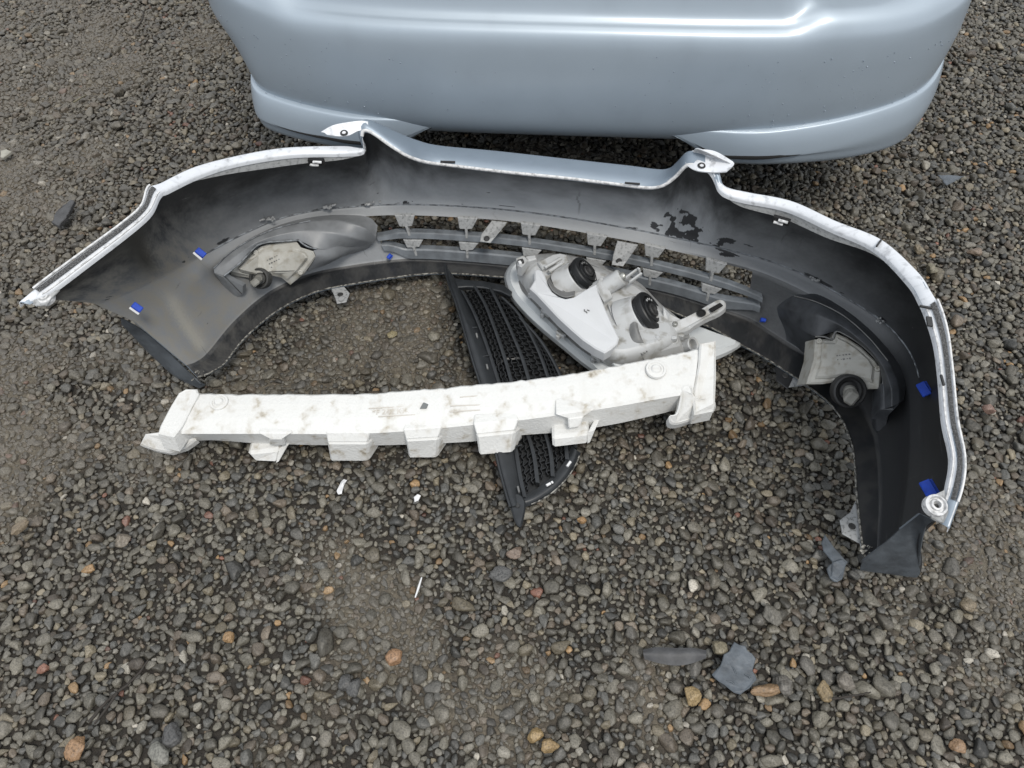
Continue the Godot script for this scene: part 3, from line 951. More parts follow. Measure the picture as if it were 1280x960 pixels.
# what the inside is: black plastic, silver overspray that drifted in over the lower band, road dust on the left wing, chipped patches
func paint_inside() -> StandardMaterial3D:
	var w := 1536
	var h := 320
	var img := Image.create(w, h, false, Image.FORMAT_RGB8)
	var n := FastNoiseLite.new()
	n.seed = 77
	n.frequency = 1.0
	n.fractal_octaves = 4
	var fine_n := FastNoiseLite.new()
	fine_n.seed = 78
	fine_n.frequency = 1.0
	fine_n.fractal_octaves = 3
	for x in w:
		var t := 38.0 * x / w
		var left := 1.0 - smoothstep(4.0, 9.0, t)
		var right := smoothstep(26.5, 31.0, t)
		var centre := smoothstep(10.5, 13.5, t) * (1.0 - smoothstep(23.5, 26.5, t))
		for y in h:
			var v := y / float(h)             # 0 rim, .08 top edge, .49 crease, .57 ledge, .92 fold
			var a := n.get_noise_2d(t * 0.9, v * 9.0)
			var b := fine_n.get_noise_2d(t * 7.0, v * 60.0)
			var spray := smoothstep(0.20, 0.47, v + a * 0.05) * lerpf(0.42, 0.85, centre)
			spray *= lerpf(1.0, 0.2, right * smoothstep(0.62, 0.3, v))
			if v > 0.5: spray = lerpf(spray, 0.7, 0.5 * (1.0 - right * 0.75))
			if v > 0.9: spray *= 0.05
			if v > 0.57: spray *= lerpf(1.0, 0.35, smoothstep(22.0, 25.0, t))
			spray = clampf(spray + a * 0.035 + b * 0.035, 0.0, 1.0) * lerpf(1.0, 0.75, left)
			spray *= lerpf(1.0, 0.14, smoothstep(29.5, 32.5, t))
			var c := Color(0.015, 0.016, 0.018).lerp(Color(0.36, 0.375, 0.39), spray)
			c = c * lerpf(1.0, 0.68, right * smoothstep(0.55, 0.40, v))
			# grey brown dust
			var dust := left * clampf(0.5 + a * 0.9 + b * 0.35, 0.0, 1.0) * smoothstep(0.13, 0.40, v) * 0.85
			if v > 0.9: dust = maxf(dust * 0.25, clampf(a + 0.15, 0, 0.4) * 0.22)
			c = c.lerp(Color(0.180, 0.168, 0.143), dust)
			# a pale rubbed streak and a dark wiped one across the left wing
			var st1 := exp(-pow((t - 3.1 + v * 0.2 + b * 0.2) / 0.42, 2.0)) * smoothstep(0.5, 0.62, v) * (1.0 - smoothstep(0.85, 0.9, v))
			c = c.lerp(Color(0.25, 0.24, 0.21), st1 * 0.75)
			var st2 := exp(-pow((t - 3.6 + v * 0.9 + b * 0.15) / 0.5, 2.0)) * smoothstep(0.09, 0.15, v) * (1.0 - smoothstep(0.35, 0.5, v))
			c = c.lerp(Color(0.035, 0.034, 0.03), st2 * 0.95)
			# flaked overspray showing the black below
			var flake := fine_n.get_noise_2d(t * 0.75 + 40.0, v * 17.0) * 1.3
			var zone := maxf(exp(-pow((t - 22.4) / 2.3, 2.0) - pow((v - 0.435 - (t - 22.4) * 0.006) / 0.058, 2.0)), 0.85 * exp(-pow((t - 26.0) / 0.9, 2.0) - pow((v - 0.48) / 0.06, 2.0)))
			zone = maxf(zone, 0.55 * exp(-pow((v - 0.47) / 0.022, 2.0)) * (0.5 + 0.5 * sin(t * 2.7)))
			if zone > 0.25 and flake + zone * 0.95 > 0.68: c = Color(0.018, 0.019, 0.022)
			img.set_pixel(x, y, c.linear_to_srgb())
	# scratches, rubbed strokes and dried runs
	var r2 := RandomNumberGenerator.new()
	r2.seed = 21
	for k in 150:
		var x0 := r2.randf() * w
		var y0 := r2.randf_range(0.1, 0.9) * h
		var along_run := r2.randf() < 0.6
		var dx := r2.randf_range(-1, 1) if along_run else r2.randf_range(-0.1, 0.1)
		var dy := r2.randf_range(-0.12, 0.12) if along_run else 1.0
		var long := r2.randi_range(8, 46)
		var c := Color(0.42, 0.42, 0.41) if r2.randf() < 0.55 else Color(0.14, 0.14, 0.14)
		var mix := r2.randf_range(0.15, 0.55)
		for q in long:
			var xx := int(x0 + dx * q + sin(q * 0.3) * 0.6)
			var yy := int(y0 + dy * q)
			if xx < 0 or yy < 0 or xx >= w or yy >= h: continue
			img.set_pixel(xx, yy, img.get_pixel(xx, yy).lerp(c, mix * sin(PI * q / long)))
	var m := mat(Color.WHITE, 0.5)
	m.albedo_texture = ImageTexture.create_from_image(img)
	return m

func ears(cover: Node) -> void:
	var e := []
	e.append(across([pts([[401, 165, .448], [416, 157, .456], [436, 153, .458], [452, 151.5, .458], [460, 153, .455]]), pts([[405, 166, .446], [420, 161.5, .45], [438, 158, .452], [450, 157, .452], [460, 158, .451]]), pts([[409, 169, .443], [424, 171, .441], [436, 170, .441], [446, 165, .444], [456, 162, .446]])], 24, 12))
	e.append(across([pts([[857, 193, .43], [871, 188, .446], [893, 190, .447], [916, 203, .443]]), pts([[857, 199, .428], [872, 199, .438], [895, 203, .44], [917, 207, .441]]), pts([[858, 207, .425], [870, 214, .43], [893, 216.5, .431], [908, 215.5, .437]])], 24, 12))
	for k in 2:
		var o := skin("mounting_ear", e[k], -0.003, M.edge, M.silver, cover)
		var st := tool()
		var c: Vector3 = [at(430, 166, .4475), at(877, 207, .4375)][k]
		lathe(st, frame_on(Vector3(0, 1, 0.15), c), [[0.0, -0.004], [0.0042, -0.004], [0.0048, 0.0015], [0.0075, 0.002], [0.009, 0.0]], 14)
		build("screw_hole", st, M.rubber, o)
	# folded back wall of the right ear
	skin("ear_flange", across([pts([[866, 190, .444], [871, 186, .462], [892, 194, .462], [913, 204, .446]]), pts([[866, 192, .440], [873, 191, .446], [893, 197, .446], [913, 206, .440]])], 14, 5), 0.002, M.edge, M.silver, cover)

func intake(cover: Node) -> void:
	# two slats across the lower intake
	for s in [[0.36, 0.48], [0.72, 0.94]]:
		var rings := []
		for i in 61:
			var q := i / 60.0
			var t := lerpf(11.7, 27.3, q)
			var e := along(rowE, t)
			var f := along(rowF, t)
			var ends := smoothstep(0.0, 0.10, q) * (1.0 - smoothstep(0.92, 1.0, q))
			var k0: float = lerpf(0.60 if s[0] > 0.5 else 0.42, s[0], ends)
			var k1: float = lerpf(0.72 if s[0] > 0.5 else 0.50, s[1], ends)
			var a := e.lerp(f, k0)
			var b := e.lerp(f, k1)
			var back := Vector3(0.0, 0.001, -0.013)
			rings.append([a + back, a + Vector3(0, 0, 0.001), a.lerp(b, 0.12) + Vector3(0, 0, 0.004), a.lerp(b, 0.9) + Vector3(0, 0, 0.006), b + Vector3(0, 0, 0.003), b + back])
		var st := tool()
		loft(st, rings, true, true, -1)
		var m := build("intake_slat", st, M.bar, cover)
		m.set_meta("label", "upper slat across the lower intake" if s[0] < 0.5 else "lower slat across the lower intake")
	# teeth that hang from the ledge, each with a thin rib down to the slats
	for x in [[515, 13.9], [588, 16.35], [660, 17.4], [739, 18.5], [815, 19.95], [894, 25.2]]:
		var t: float = x[1]
		var e := along(rowE, t)
		var f := along(rowF, t)
		var side := (along(rowE, t + 0.1) - along(rowE, t - 0.1)).normalized()
		for k in 2:
			var q0: float = [0.0, 0.53][k]
			var q1: float = [0.20, 0.66][k]
			var q2: float = [0.42, 0.86][k]
			var a := e.lerp(f, q0) + Vector3(0, 0.002, 0.004)
			var b := e.lerp(f, q1) + Vector3(0, 0, 0.006)
			var c := e.lerp(f, q2) + Vector3(0, 0, 0.006)
			var st := tool()
			plate(st, [a - side * 0.021, a + side * 0.031, b + side * 0.016, b + side * 0.004 + Vector3(0, -0.003, 0), b - side * 0.016 + Vector3(0, -0.003, 0), b - side * 0.018], Vector3(0, 0.002, -0.008), 0.0015)
			build("tooth", st, M.tab, cover)
			st = tool()
			var w := side * 0.0036
			var dp := Vector3(0, 0.002, -0.016)
			hexa(st, [c - w + dp, c + w + dp, b - w + dp, b + w + dp, c - w, c + w, b - w, b + w], 0.2)
			build("rib", st, M.tab, cover)
	# two brackets with a hole each
	for q in [[[615, 274], [634, 276], [628, 284], [619, 295], [613, 302], [600, 300], [602, 291]], [[771, 299], [797, 304], [790, 314], [783, 324], [778, 331], [764, 329], [766, 316]]]:
		var ring := []
		for k in q.size(): ring.append(at(q[k][0], q[k][1], [0.158, 0.158, 0.154, 0.146, 0.136, 0.136, 0.146][k]) + Vector3(0, 0.006, 0.012))
		var st := tool()
		plate(st, ring, Vector3(0, -0.003, -0.003), 0.001)
		var o := build("bracket", st, M.tab, cover)
		st = tool()
		var c: Vector3 = (ring[3] + ring[6]) * 0.5 * 0.55 + (ring[4] + ring[5]) * 0.5 * 0.45
		lathe(st, frame_on(Vector3(0, 0.55, 0.8), c), [[0.0, 0.0016], [0.004, 0.0018], [0.0045, 0.003], [0.006, 0.0032], [0.0075, 0.0015]], 16)
		build("bolt_hole", st, M.rubber, o)

func fog_lamps(cover: Node) -> void:
	# left pocket: the moulded scoop, then the lamp seated in it
	var pk := skin("lamp_pocket", creased([
		pts([[268, 334, .175], [288, 312, .172], [312, 296, .170], [345, 281, .168], [385, 271, .164], [425, 267, .16], [462, 272, .157], [472, 282, .14]]),
		pts([[267, 337, .178], [290, 315, .18], [318, 298, .182], [350, 285, .185], [388, 277, .185], [425, 276, .180], [455, 285, .165], [470, 296, .125]]),
		pts([[268, 341, .172], [294, 321, .178], [322, 303, .18], [352, 293, .182], [388, 288, .18], [420, 292, .17], [448, 299, .14], [466, 304, .10]]),
		pts([[280, 345, .165], [302, 327, .166], [322, 307, .170], [346, 302, .168], [373, 301, .164], [398, 311, .15], [430, 309, .12], [464, 306, .09]])], 60), 0.003, M.pocket, M.black, cover)
	pk.set_meta("label", "left moulded pocket behind the fog lamp")
	skin("pocket_web", across([pts([[392, 313, .15], [418, 306, .14], [445, 306, .11], [465, 306, .09]]), pts([[394, 322, .137], [420, 322, .11], [436, 316, .09], [460, 310, .075]]), pts([[384, 339, .098], [410, 330, .08], [430, 320, .065], [455, 315, .05]])], 20, 10), 0.003, M.pocket, M.black, cover)
	for e in [[[[280, 345, .167], [291, 336, .167], [302, 327, .168], [312, 316, .17], [322, 306.5, .173], [334, 303, .172], [346, 302, .171], [360, 301, .168], [373, 300, .166]], 0.0022], [[[267, 335.5, .181], [290, 314, .183], [318, 297, .184], [350, 284, .187], [388, 276, .187]], 0.0014], [[[373, 300, .166], [379, 305, .161], [386, 309, .157], [396, 311, .152]], 0.0024]]:
		var fe := tool()
		tube(fe, curve(pts(e[0]), 30), e[1], 6)
		build("pocket_edge", fe, M.crease, cover)
	var flap := tool()
	plate(flap, pts([[267, 341, .172], [279, 346, .165], [302, 369, .085], [294, 371, .08], [283, 362, .105]]), Vector3(0.0, -0.004, -0.02), 0.001)
	plate(flap, pts([[281, 345, .163], [286, 348, .15], [304, 357, .115], [303, 368, .088]]), Vector3(0.004, -0.004, -0.012), 0.001)
	build("pocket_flap", flap, M.pocket, cover)
	fog_lamp(cover, "left fog lamp, beige housing with a fat black rubber ring",
		[[317, 314, .155], [326, 308, .162], [334, 305, .163], [352, 303, .163], [370, 301, .162], [376, 309, .158], [392, 314, .150], [396, 321, .14], [380, 342, .095], [363, 356, .062], [352, 347, .085], [338, 344, .105], [316, 348, .10], [290, 344, .13], [285, 338, .15], [300, 322, .152]],
		Vector3(-0.02, -0.05, -0.05), at(324, 348, .108), Vector3(-0.18, 0.66, 0.72), 0.026, at(322, 357, .132))
	# right pocket
	var pr := skin("lamp_pocket", creased([
		pts([[968, 372, .10], [976, 362, .13], [991, 355, .16], [1020, 362, .168], [1055, 384, .17], [1090, 414, .172], [1118, 446, .172], [1132, 478, .172], [1130, 500, .165]]),
		pts([[966, 378, .09], [978, 372, .12], [994, 371, .15], [1022, 379, .185], [1055, 396, .195], [1086, 423, .195], [1110, 452, .195], [1123, 483, .19], [1124, 504, .175]]),
		pts([[964, 384, .08], [978, 385, .11], [996, 390, .14], [1022, 394, .18], [1052, 408, .19], [1080, 430, .19], [1102, 457, .19], [1114, 486, .19], [1115, 508, .172]]),
		pts([[963, 392, .065], [978, 398, .085], [996, 408, .11], [1020, 420, .15], [1046, 415, .165], [1074, 430, .168], [1096, 452, .165], [1103, 482, .16], [1104, 512, .15]])], 60), 0.003, M.pocket_dark, M.black, cover)
	pr.set_meta("label", "right moulded pocket behind the fog lamp")
	skin("pocket_web", across([pts([[963, 392, .065], [978, 398, .085], [996, 408, .11], [1019, 421, .15]]), pts([[962, 398, .05], [978, 410, .06], [997, 424, .075], [1016, 436, .09]]), pts([[964, 414, .04], [980, 426, .042], [998, 436, .045], [1014, 447, .05]])], 20, 10), 0.003, M.pocket_dark, M.black, cover)
	for e in [[[[1019, 421, .154], [1030, 421, .157], [1041, 424, .157], [1045, 414, .167], [1060, 420, .169], [1078, 432, .170], [1096, 450, .167], [1103, 464, .165], [1104, 482, .163]], 0.0022], [[[993, 370, .153], [1022, 378, .188], [1055, 395, .197], [1086, 422, .197], [1110, 451, .197]], 0.0014]]:
		var fe := tool()
		tube(fe, curve(pts(e[0]), 36), e[1], 6)
		build("pocket_edge", fe, M.rail, cover)
	var edge := tool()
	plate(edge, pts([[1102, 478, .165], [1126, 486, .178], [1124, 505, .172], [1117, 512, .165], [1101, 511, .15]]), Vector3(0, -0.05, -0.008), 0.003)
	plate(edge, pts([[1094, 515, .10], [1113, 513, .12], [1107, 538, .07], [1095, 540, .06]]), Vector3(0, -0.01, -0.02), 0.002)
	build("pocket_flap", edge, M.pocket_dark, cover)
	fog_lamp(cover, "right fog lamp, dusty grey housing with black rubber ring",
		[[1020, 424, .152], [1030, 424, .155], [1040, 424, .155], [1044, 415, .163], [1060, 422, .165], [1078, 434, .165], [1096, 451, .163], [1103, 463, .16], [1101, 486, .15], [1080, 486, .135], [1058, 475, .135], [1030, 480, .12], [1009, 480, .11], [1018, 450, .135]],
		Vector3(0.0, -0.055, -0.04), at(1062, 489, .135), Vector3(-0.05, 0.72, 0.70), 0.036, at(1059, 504, .155))

func fog_lamp(cover: Node, label: String, ring: Array, down: Vector3, hub: Vector3, n: Vector3, r: float, plug_end: Vector3) -> void:
	var st := tool()
	var top := pts(ring)
	plate(st, top, down, 0.005)
	var lamp := build("fog_lamp", st, M.lamp, cover)
	lamp.set_meta("label", label)
	st = tool()
	var f := frame_on(n, hub)
	lathe(st, f, [[r * 1.0, -0.018], [r * 1.02, -0.002], [r * 0.98, 0.004], [r * 0.88, 0.006], [r * 0.80, 0.003], [r * 0.76, -0.006], [r * 0.60, -0.008], [r * 0.55, -0.002], [r * 0.42, 0.0], [0.0, 0.0]], 32)
	build("rubber_ring", st, M.ring if r < 0.03 else M.rubber, lamp)
	st = tool()
	var dir := (plug_end - hub)
	var ax := dir.lerp(n.normalized() * dir.length(), 0.35).normalized()
	lathe(st, frame_on(ax, hub), [[r * 0.40, 0.0], [r * 0.38, 0.012], [r * 0.33, 0.014], [r * 0.33, 0.03], [r * 0.28, 0.033], [0.0, 0.033]], 20)
	box(st, frame_on(ax, hub + ax * 0.036), Vector3(r * 0.8, 0.030, r * 0.66), 0.2)
	build("bulb_plug", st, M.plug, lamp)
	# raised moulded marks and two screws on the housing
	var mid := Vector3.ZERO
	for p in top: mid += p / top.size()
	var nn := Vector3.ZERO
	for k in top.size(): nn += (top[k] - mid).cross(top[(k + 1) % top.size()] - mid)
	nn = nn.normalized()
	if nn.y < 0: nn = -nn
	var raised := []
	for p in top: raised.append((p as Vector3).lerp(mid, 0.22) + nn * 0.007)
	st = tool()
	plate(st, raised, -nn * 0.010, 0.004)
	build("housing_step", st, M.lamp, lamp)
	var fr := frame_on(nn, mid + nn * 0.0078)
	st = tool()
	var r2 := RandomNumberGenerator.new()
	r2.seed = 5 + int(r * 10000)
	for k in 11: box(st, fr * Transform3D(Basis(Vector3.UP, r2.randf_range(-0.3, 0.3)), Vector3((k % 5 - 2) * 0.0062 + r2.randf_range(-0.001, 0.001), 0.0, (k / 5 - 1) * 0.010)), Vector3(r2.randf_range(0.002, 0.0045), 0.0012, r2.randf_range(0.001, 0.004)), 0.2)
	build("moulded_marks", st, M.rail, lamp)
	for k in [0, top.size() / 2]:
		st = tool()
		var c: Vector3 = (top[k] as Vector3).lerp(mid, 0.12)
		lathe(st, frame_on(nn, c), [[0.0065, -0.003], [0.0065, 0.004], [0.005, 0.0055], [0.0035, 0.0055], [0.003, 0.003], [0.0, 0.003]], 14)
		build("screw_boss", st, M.lamp, lamp)

func small_parts(cover: Node) -> void:
	# blue clips
	for q in [[250, 317, .275, -0.5, 0.035], [171, 385, .262, -0.45, 0.034], [487, 320, .05, 0.2, 0.022], [953, 399, .055, -0.8, 0.020], [1154, 487, .26, 1.35, 0.037], [1160, 611, .30, 1.35, 0.040]]:
		var n := Vector3(0.55 if q[0] < 300 else (-0.35 if q[0] > 1100 else 0.0), 0.75, 0.45)
		if q[2] < 0.1: n = Vector3(0, 0.6, 0.8)
		var c := at(q[0], q[1], q[2]) + n.normalized() * 0.006
		var f := frame_on(n, c, 0.0)
		f.basis = f.basis * Basis(Vector3.UP, q[3])
		var st := tool()
		box(st, f, Vector3(q[4] * 0.62, 0.010, q[4] * 0.40) if q[0] < 1000 else Vector3(q[4] * 0.75, 0.010, q[4] * 0.46), 0.15)
		var o := build("blue_clip", st, M.blue, cover)
		st = tool()
		box(st, f * Transform3D(Basis(), Vector3(0.0, -0.003, q[4] * 0.26)), Vector3(q[4] * 0.66, 0.004, q[4] * 0.14), 0.2)
		build("clip_tongue", st, M.white if q[0] < 300 else M.blue, o)
	# mounting bosses with a hole at both wing tips
	for q in [[55, 370, .425, 0.012], [1171, 631, .37, 0.0145]]:
		var st := tool()
		lathe(st, frame_on(Vector3(0, 1, 0.25), at(q[0], q[1], q[2])), [[q[3] * 1.25, -0.012], [q[3] * 1.2, 0.0], [q[3] * 0.95, 0.002], [q[3] * 0.9, -0.002], [q[3] * 0.66, -0.002], [q[3] * 0.62, 0.002], [q[3] * 0.42, 0.003], [q[3] * 0.38, -0.01], [0.0, -0.01]], 24)
		var o := build("mounting_boss", st, M.edge, cover)
		st = tool()
		lathe(st, frame_on(Vector3(0, 1, 0.25), at(q[0], q[1], q[2]) + Vector3(0, -0.006, 0)), [[0.0, 0.0], [q[3] * 0.37, 0.0]], 16)
		build("hole", st, M.rubber, o)
	# gusset plates that tie the bosses to the rim
	var gs := tool()
	plate(gs, pts([[64, 372, .424], [74, 362, .43], [62, 360, .432], [40, 376, .424], [44, 382, .42], [58, 381, .42]]), Vector3(0, -0.004, 0), 0.001)
	build("gusset", gs, M.tab, cover)
	gs = tool()
	plate(gs, pts([[1160, 622, .372], [1181, 612, .378], [1186, 640, .36], [1180, 654, .345], [1165, 646, .36]]), Vector3(0, -0.006, 0), 0.001)
	build("gusset", gs, M.tab, cover)
	# clip slots in the return lips
	for q in [[396, 200, .398, 0.06], [976, 273, .39, 0.45]]:
		var f := Transform3D(Basis(Vector3.UP, -q[3]), at(q[0], q[1], q[2]) + Vector3(0, 0, 0.006))
		var st := tool()
		box(st, f, Vector3(0.036, 0.014, 0.010), 0.1)
		var o := build("clip_slot", st, M.under, cover)
		st = tool()
		for k in [-1, 1]: box(st, f * Transform3D(Basis(), Vector3(k * 0.004, 0.004 * k, 0.007)), Vector3(0.020, 0.004, 0.006), 0.2)
		build("clip_tongue", st, M.edge, o)
	# crusted clip seats along the crease
	for q in [[336, 271, .20], [414, 257, .19], [466, 252, .182], [1022, 345, .19], [1106, 398, .205]]:
		var st := tool()
		var r2 := RandomNumberGenerator.new()
		r2.seed = int(q[0])
		for k in 7:
			var p := at(q[0] + r2.randf_range(-10, 10), q[1] + r2.randf_range(-3, 3) + (0.35 * 6 if q[0] > 1000 else -0.2) * r2.randf_range(-1, 1), q[2])
			box(st, Transform3D(Basis(Vector3(1, 0.4, 0.2).normalized(), r2.randf() * 3.0), p + Vector3(0, 0, 0.004)), Vector3(r2.randf_range(0.004, 0.012), 0.004, r2.randf_range(0.003, 0.007)), 0.25)
		build("clip_seat", st, M.tab if int(q[0]) % 2 == 0 else M.black, cover)
	# the open seam and the step in the right rim
	for q in [[1097, 307, .441, 0.72], [1156, 387, .468, -0.25], [1160, 405, .466, 1.35], [1176, 478, .44, 1.45], [790, 232, .357, -0.12], [560, 205, .366, -0.05]]:
		var st := tool()
		box(st, Transform3D(Basis(Vector3.UP, q[3] if q[0] != 1097 else 0.9), at(q[0], q[1], q[2]) + Vector3(0, 0.006, 0)), Vector3(0.022 if q[0] > 1000 else 0.034, 0.004, 0.0035 if q[0] != 1160 else 0.009), 0.1)
		build("rim_seam" if q[0] == 1097 else "rim_notch", st, M.rubber, cover)
	# tabs under the lower flange
	for q in [[[[414, 361], [430, 358], [437, 366], [433, 377], [421, 379], [418, 370]], .035], [[[969, 454], [990, 464], [992, 470], [985, 486], [971, 476]], .036], [[[990, 470], [1007, 481], [984, 484]], .034], [[[1070, 625], [1063, 640], [1050, 650], [1053, 667], [1075, 679], [1078, 690]], .042]]:
		var ring := []
		for p in q[0]: ring.append(at(p[0], p[1], q[1]))
		var st := tool()
		plate(st, ring, Vector3(0, -0.004, 0), 0.0012)
		var o := build("flange_tab", st, M.tab if q[0].size() != 5 else M.black, cover)
		if q[0].size() > 3:
			st = tool()
			var mid := Vector3.ZERO
			for p in ring: mid += p / ring.size()
			lathe(st, Transform3D(Basis(), mid + Vector3(0, 0.0015, 0)), [[0.0, 0.0], [0.005, 0.0], [0.006, 0.0012], [0.0075, 0.0]], 14)
			build("hole", st, M.rubber, o)
	# black splash lips outside both lower corners
	skin("splash_lip", across([pts([[151, 398, .215], [176, 412, .16], [201, 432, .105], [226, 456, .06], [250, 480, .03]]), pts([[152, 406, .19], [174, 425, .12], [198, 448, .06], [222, 470, .03], [256, 482, .02]]), pts([[157, 410, .17], [174, 429, .10], [196, 451, .045], [219, 471, .02], [248, 485, .008]])], 30, 8), 0.003, M.slate, M.slate, cover)
	skin("splash_lip", across([pts([[1077, 700, .05], [1092, 688, .085], [1108, 676, .115], [1130, 656, .17], [1151, 638, .24], [1168, 650, .26]]), pts([[1076, 706, .02], [1095, 702, .05], [1115, 693, .08], [1133, 680, .12], [1146, 665, .16], [1157, 662, .20]]), pts([[1075, 711, .005], [1096, 714, .005], [1116, 716.5, .006], [1134, 719, .008], [1146, 720, .01], [1148, 705, .05]])], 36, 14), -0.003, M.slate, M.slate, cover)
	var lipedge := skin("splash_lip", across([pts([[1146, 720, .008], [1149, 708, .05], [1147, 684, .12], [1150, 668, .17], [1167, 651, .255]]), pts([[1150, 718, .008], [1153, 704, .05], [1151, 682, .12], [1155, 667, .17], [1170, 652, .255]])], 20, 3), 0.002, M.black, M.black, cover)
	lipedge.set_meta("label", "folded edge of the right splash lip")
	# white crust where the lower corners broke
	for q in [[249, 470, .066, 14], [1084, 690, .06, 20]]:
		var st := tool()
		var r2 := RandomNumberGenerator.new()
		r2.seed = int(q[0])
		for k in q[3]:
			var p := at(q[0] + r2.randf_range(-9, 9), q[1] + r2.randf_range(-8, 6), q[2])
			box(st, Transform3D(Basis(Vector3(r2.randf(), 1, r2.randf()).normalized(), r2.randf() * 3.0), p), Vector3(r2.randf_range(0.002, 0.008), 0.002, r2.randf_range(0.002, 0.005)), 0.3)
		build("broken_corner", st, M.edge_dim, cover)

# ---------------------------------------------------------------- the white foam absorber
func make_foam() -> void:
	var far_e := keys([[0, 238, 489, 0.107], [1, 262, 491, 0.107], [2, 350, 491.5, 0.107], [3, 450, 491, 0.110], [4, 500, 487.5, 0.114], [5, 570, 482, 0.119], [6, 640, 475.5, 0.126], [7, 700, 468, 0.134], [8, 760, 457.5, 0.144], [9, 820, 446, 0.154], [10, 874, 434.5, 0.164]])
	var near_e := keys([[0, 226, 541, 0.094], [1, 262, 541, 0.094], [2, 340, 541, 0.094], [3, 440, 541, 0.096], [4, 510, 537.5, 0.099], [5, 580, 531, 0.104], [6, 650, 524, 0.111], [7, 710, 516, 0.119], [8, 770, 507, 0.128], [9, 820, 498, 0.137], [10, 867, 490, 0.147]])
	var low_e := keys([[0, 230, 557, 0.034], [1, 262, 551.5, 0.034], [2, 335, 556, 0.030], [3, 440, 558, 0.030], [4, 508, 557, 0.034], [5, 592, 553, 0.039], [6, 650, 545.5, 0.044], [7, 705, 541, 0.049], [8, 765, 532, 0.059], [9, 815, 521, 0.067], [10, 864, 509, 0.074]])
	var foam := thing("foam_absorber", at(540, 520, 0.05), "long white bumper foam absorber with a row of teeth along its near side", "bumper foam")
	var r2 := RandomNumberGenerator.new()
	r2.seed = 3
	var rings := []
	var n := 110
	for i in n + 1:
		var t := 10.0 * i / n
		var a := along(far_e, t)
		var b := along(near_e, t)
		var c := along(low_e, t)
		var wob := Vector3(0, soft.get_noise_2d(t * 6.0, 3.0) * 0.0025, soft.get_noise_2d(t * 9.0, 8.0) * 0.003)
		a += wob
		var d := a + Vector3(0, -0.055, 0.004)
		rings.append([a + Vector3(0, -0.007, -0.002), a + Vector3(0, 0, 0.006), a.lerp(b, 0.3) + Vector3(0, 0.003, 0), a.lerp(b, 0.65) + Vector3(0, 0.003, 0), b + Vector3(0, 0.001, -0.006), b + Vector3(0, -0.004, 0.0), c + Vector3(0, 0.004, 0), c + Vector3(0, -0.001, -0.006), d + Vector3(0, 0, 0.01), d])
	var st := tool()
	loft(st, rings, true, true, -1)
	build("beam", st, M.foam, foam)
	# teeth: top left, top right, foot left, foot right
	var h_on := func(x: float) -> float: return lerpf(0.094, 0.136, smoothstep(400, 840, x))
	for q in [[[407, 541], [463, 541], [413, 578], [461, 578], [471, 562]], [[504, 538], [553, 534.5], [511, 574], [546, 574], [557, 559]], [[592, 531], [648, 525], [599, 571], [640, 568], [655, 550]]]:
		var ht: float = h_on.call(q[0][0]) + 0.002
		var hb: float = lerpf(0.004, 0.048, smoothstep(450, 620, q[0][0]))
		st = tool()
		var a := at(q[0][0], q[0][1] - 1, ht)
		var b := at(q[1][0], q[1][1] - 1, ht)
		var lip := Vector3(0, -0.006, 0.012)
		var c := at(q[2][0], q[2][1], hb)
		var d := at(q[3][0], q[3][1], hb)
		var back := Vector3(0, 0, -0.05)
		var br := at(q[4][0], q[4][1], 0.03) + Vector3(0.004, 0, -0.02)
		var m1 := a.lerp(c, 0.28) + Vector3(0.002, 0.006, 0.008)
		var m2 := b.lerp(d, 0.28) + Vector3(-0.003, 0.006, 0.008)
		hexa(st, [m1 + back + Vector3(0.003, -0.004, 0), br.lerp(m2 + back, 0.5) + Vector3(0, -0.004, 0), a + back * 0.5, b + back * 0.5, m1, m2, a, b], 0.10)
		hexa(st, [c + back * 0.7 + Vector3(0.003, 0.004, 0), br + Vector3(0, -0.015, -0.005), m1 + back, br.lerp(m2, 0.4) + Vector3(0.002, 0.008, -0.012), c, d, m1 + Vector3(0, 0.001, 0.001), m2 + Vector3(0, 0.001, 0.001)], 0.14)
		build("tooth", st, M.foam, foam)
	# hooked teeth: a neck and a foot
	for q in [[[[322, 541], [366, 541], [335, 556], [357, 558]], [[308, 566], [352, 560], [319, 577], [346, 580]], .006, [[346, 580], [352, 579], [352, 560], [374, 557]]],
			[[[693, 518], [745, 511], [711, 537], [726, 534]], [[690, 546], [737, 540], [691, 561], [735, 556]], .052, [[735, 556], [741, 553], [736, 541], [745, 535]]]]:
		var ht: float = h_on.call(q[0][0][0]) + 0.002
		var hb: float = q[2]
		var a := at(q[0][0][0], q[0][0][1] - 1, ht)
		var b := at(q[0][1][0], q[0][1][1] - 1, ht)
		var c := at(q[0][2][0], q[0][2][1], hb + 0.045)
		var d := at(q[0][3][0], q[0][3][1], hb + 0.045)
		var back := Vector3(0, 0, -0.04)
		st = tool()
		var w1 := a.lerp(b, 0.32) + Vector3(0, -0.010, 0.010)
		var w2 := a.lerp(b, 0.72) + Vector3(0, -0.010, 0.010)
		hexa(st, [w1 + back, w2 + back, a + back, b + back, w1, w2, a + Vector3(0, 0, 0.003), b + Vector3(0, 0, 0.003)], 0.12)
		hexa(st, [c + back, d + back, w1 + back, w2 + back, c, d, w1 + Vector3(0, 0.0015, 0.001), w2 + Vector3(0, 0.0015, 0.001)], 0.12)
		var e := at(q[1][0][0], q[1][0][1], hb + 0.026)
		var f := at(q[1][1][0], q[1][1][1], hb + 0.032)
		var g := at(q[1][2][0], q[1][2][1], hb)
		var h := at(q[1][3][0], q[1][3][1], hb)
		hexa(st, [g + back, h + back, e + back, f + back, g, h, e + Vector3(0, 0, 0.002), f + Vector3(0, 0, 0.002)], 0.18)
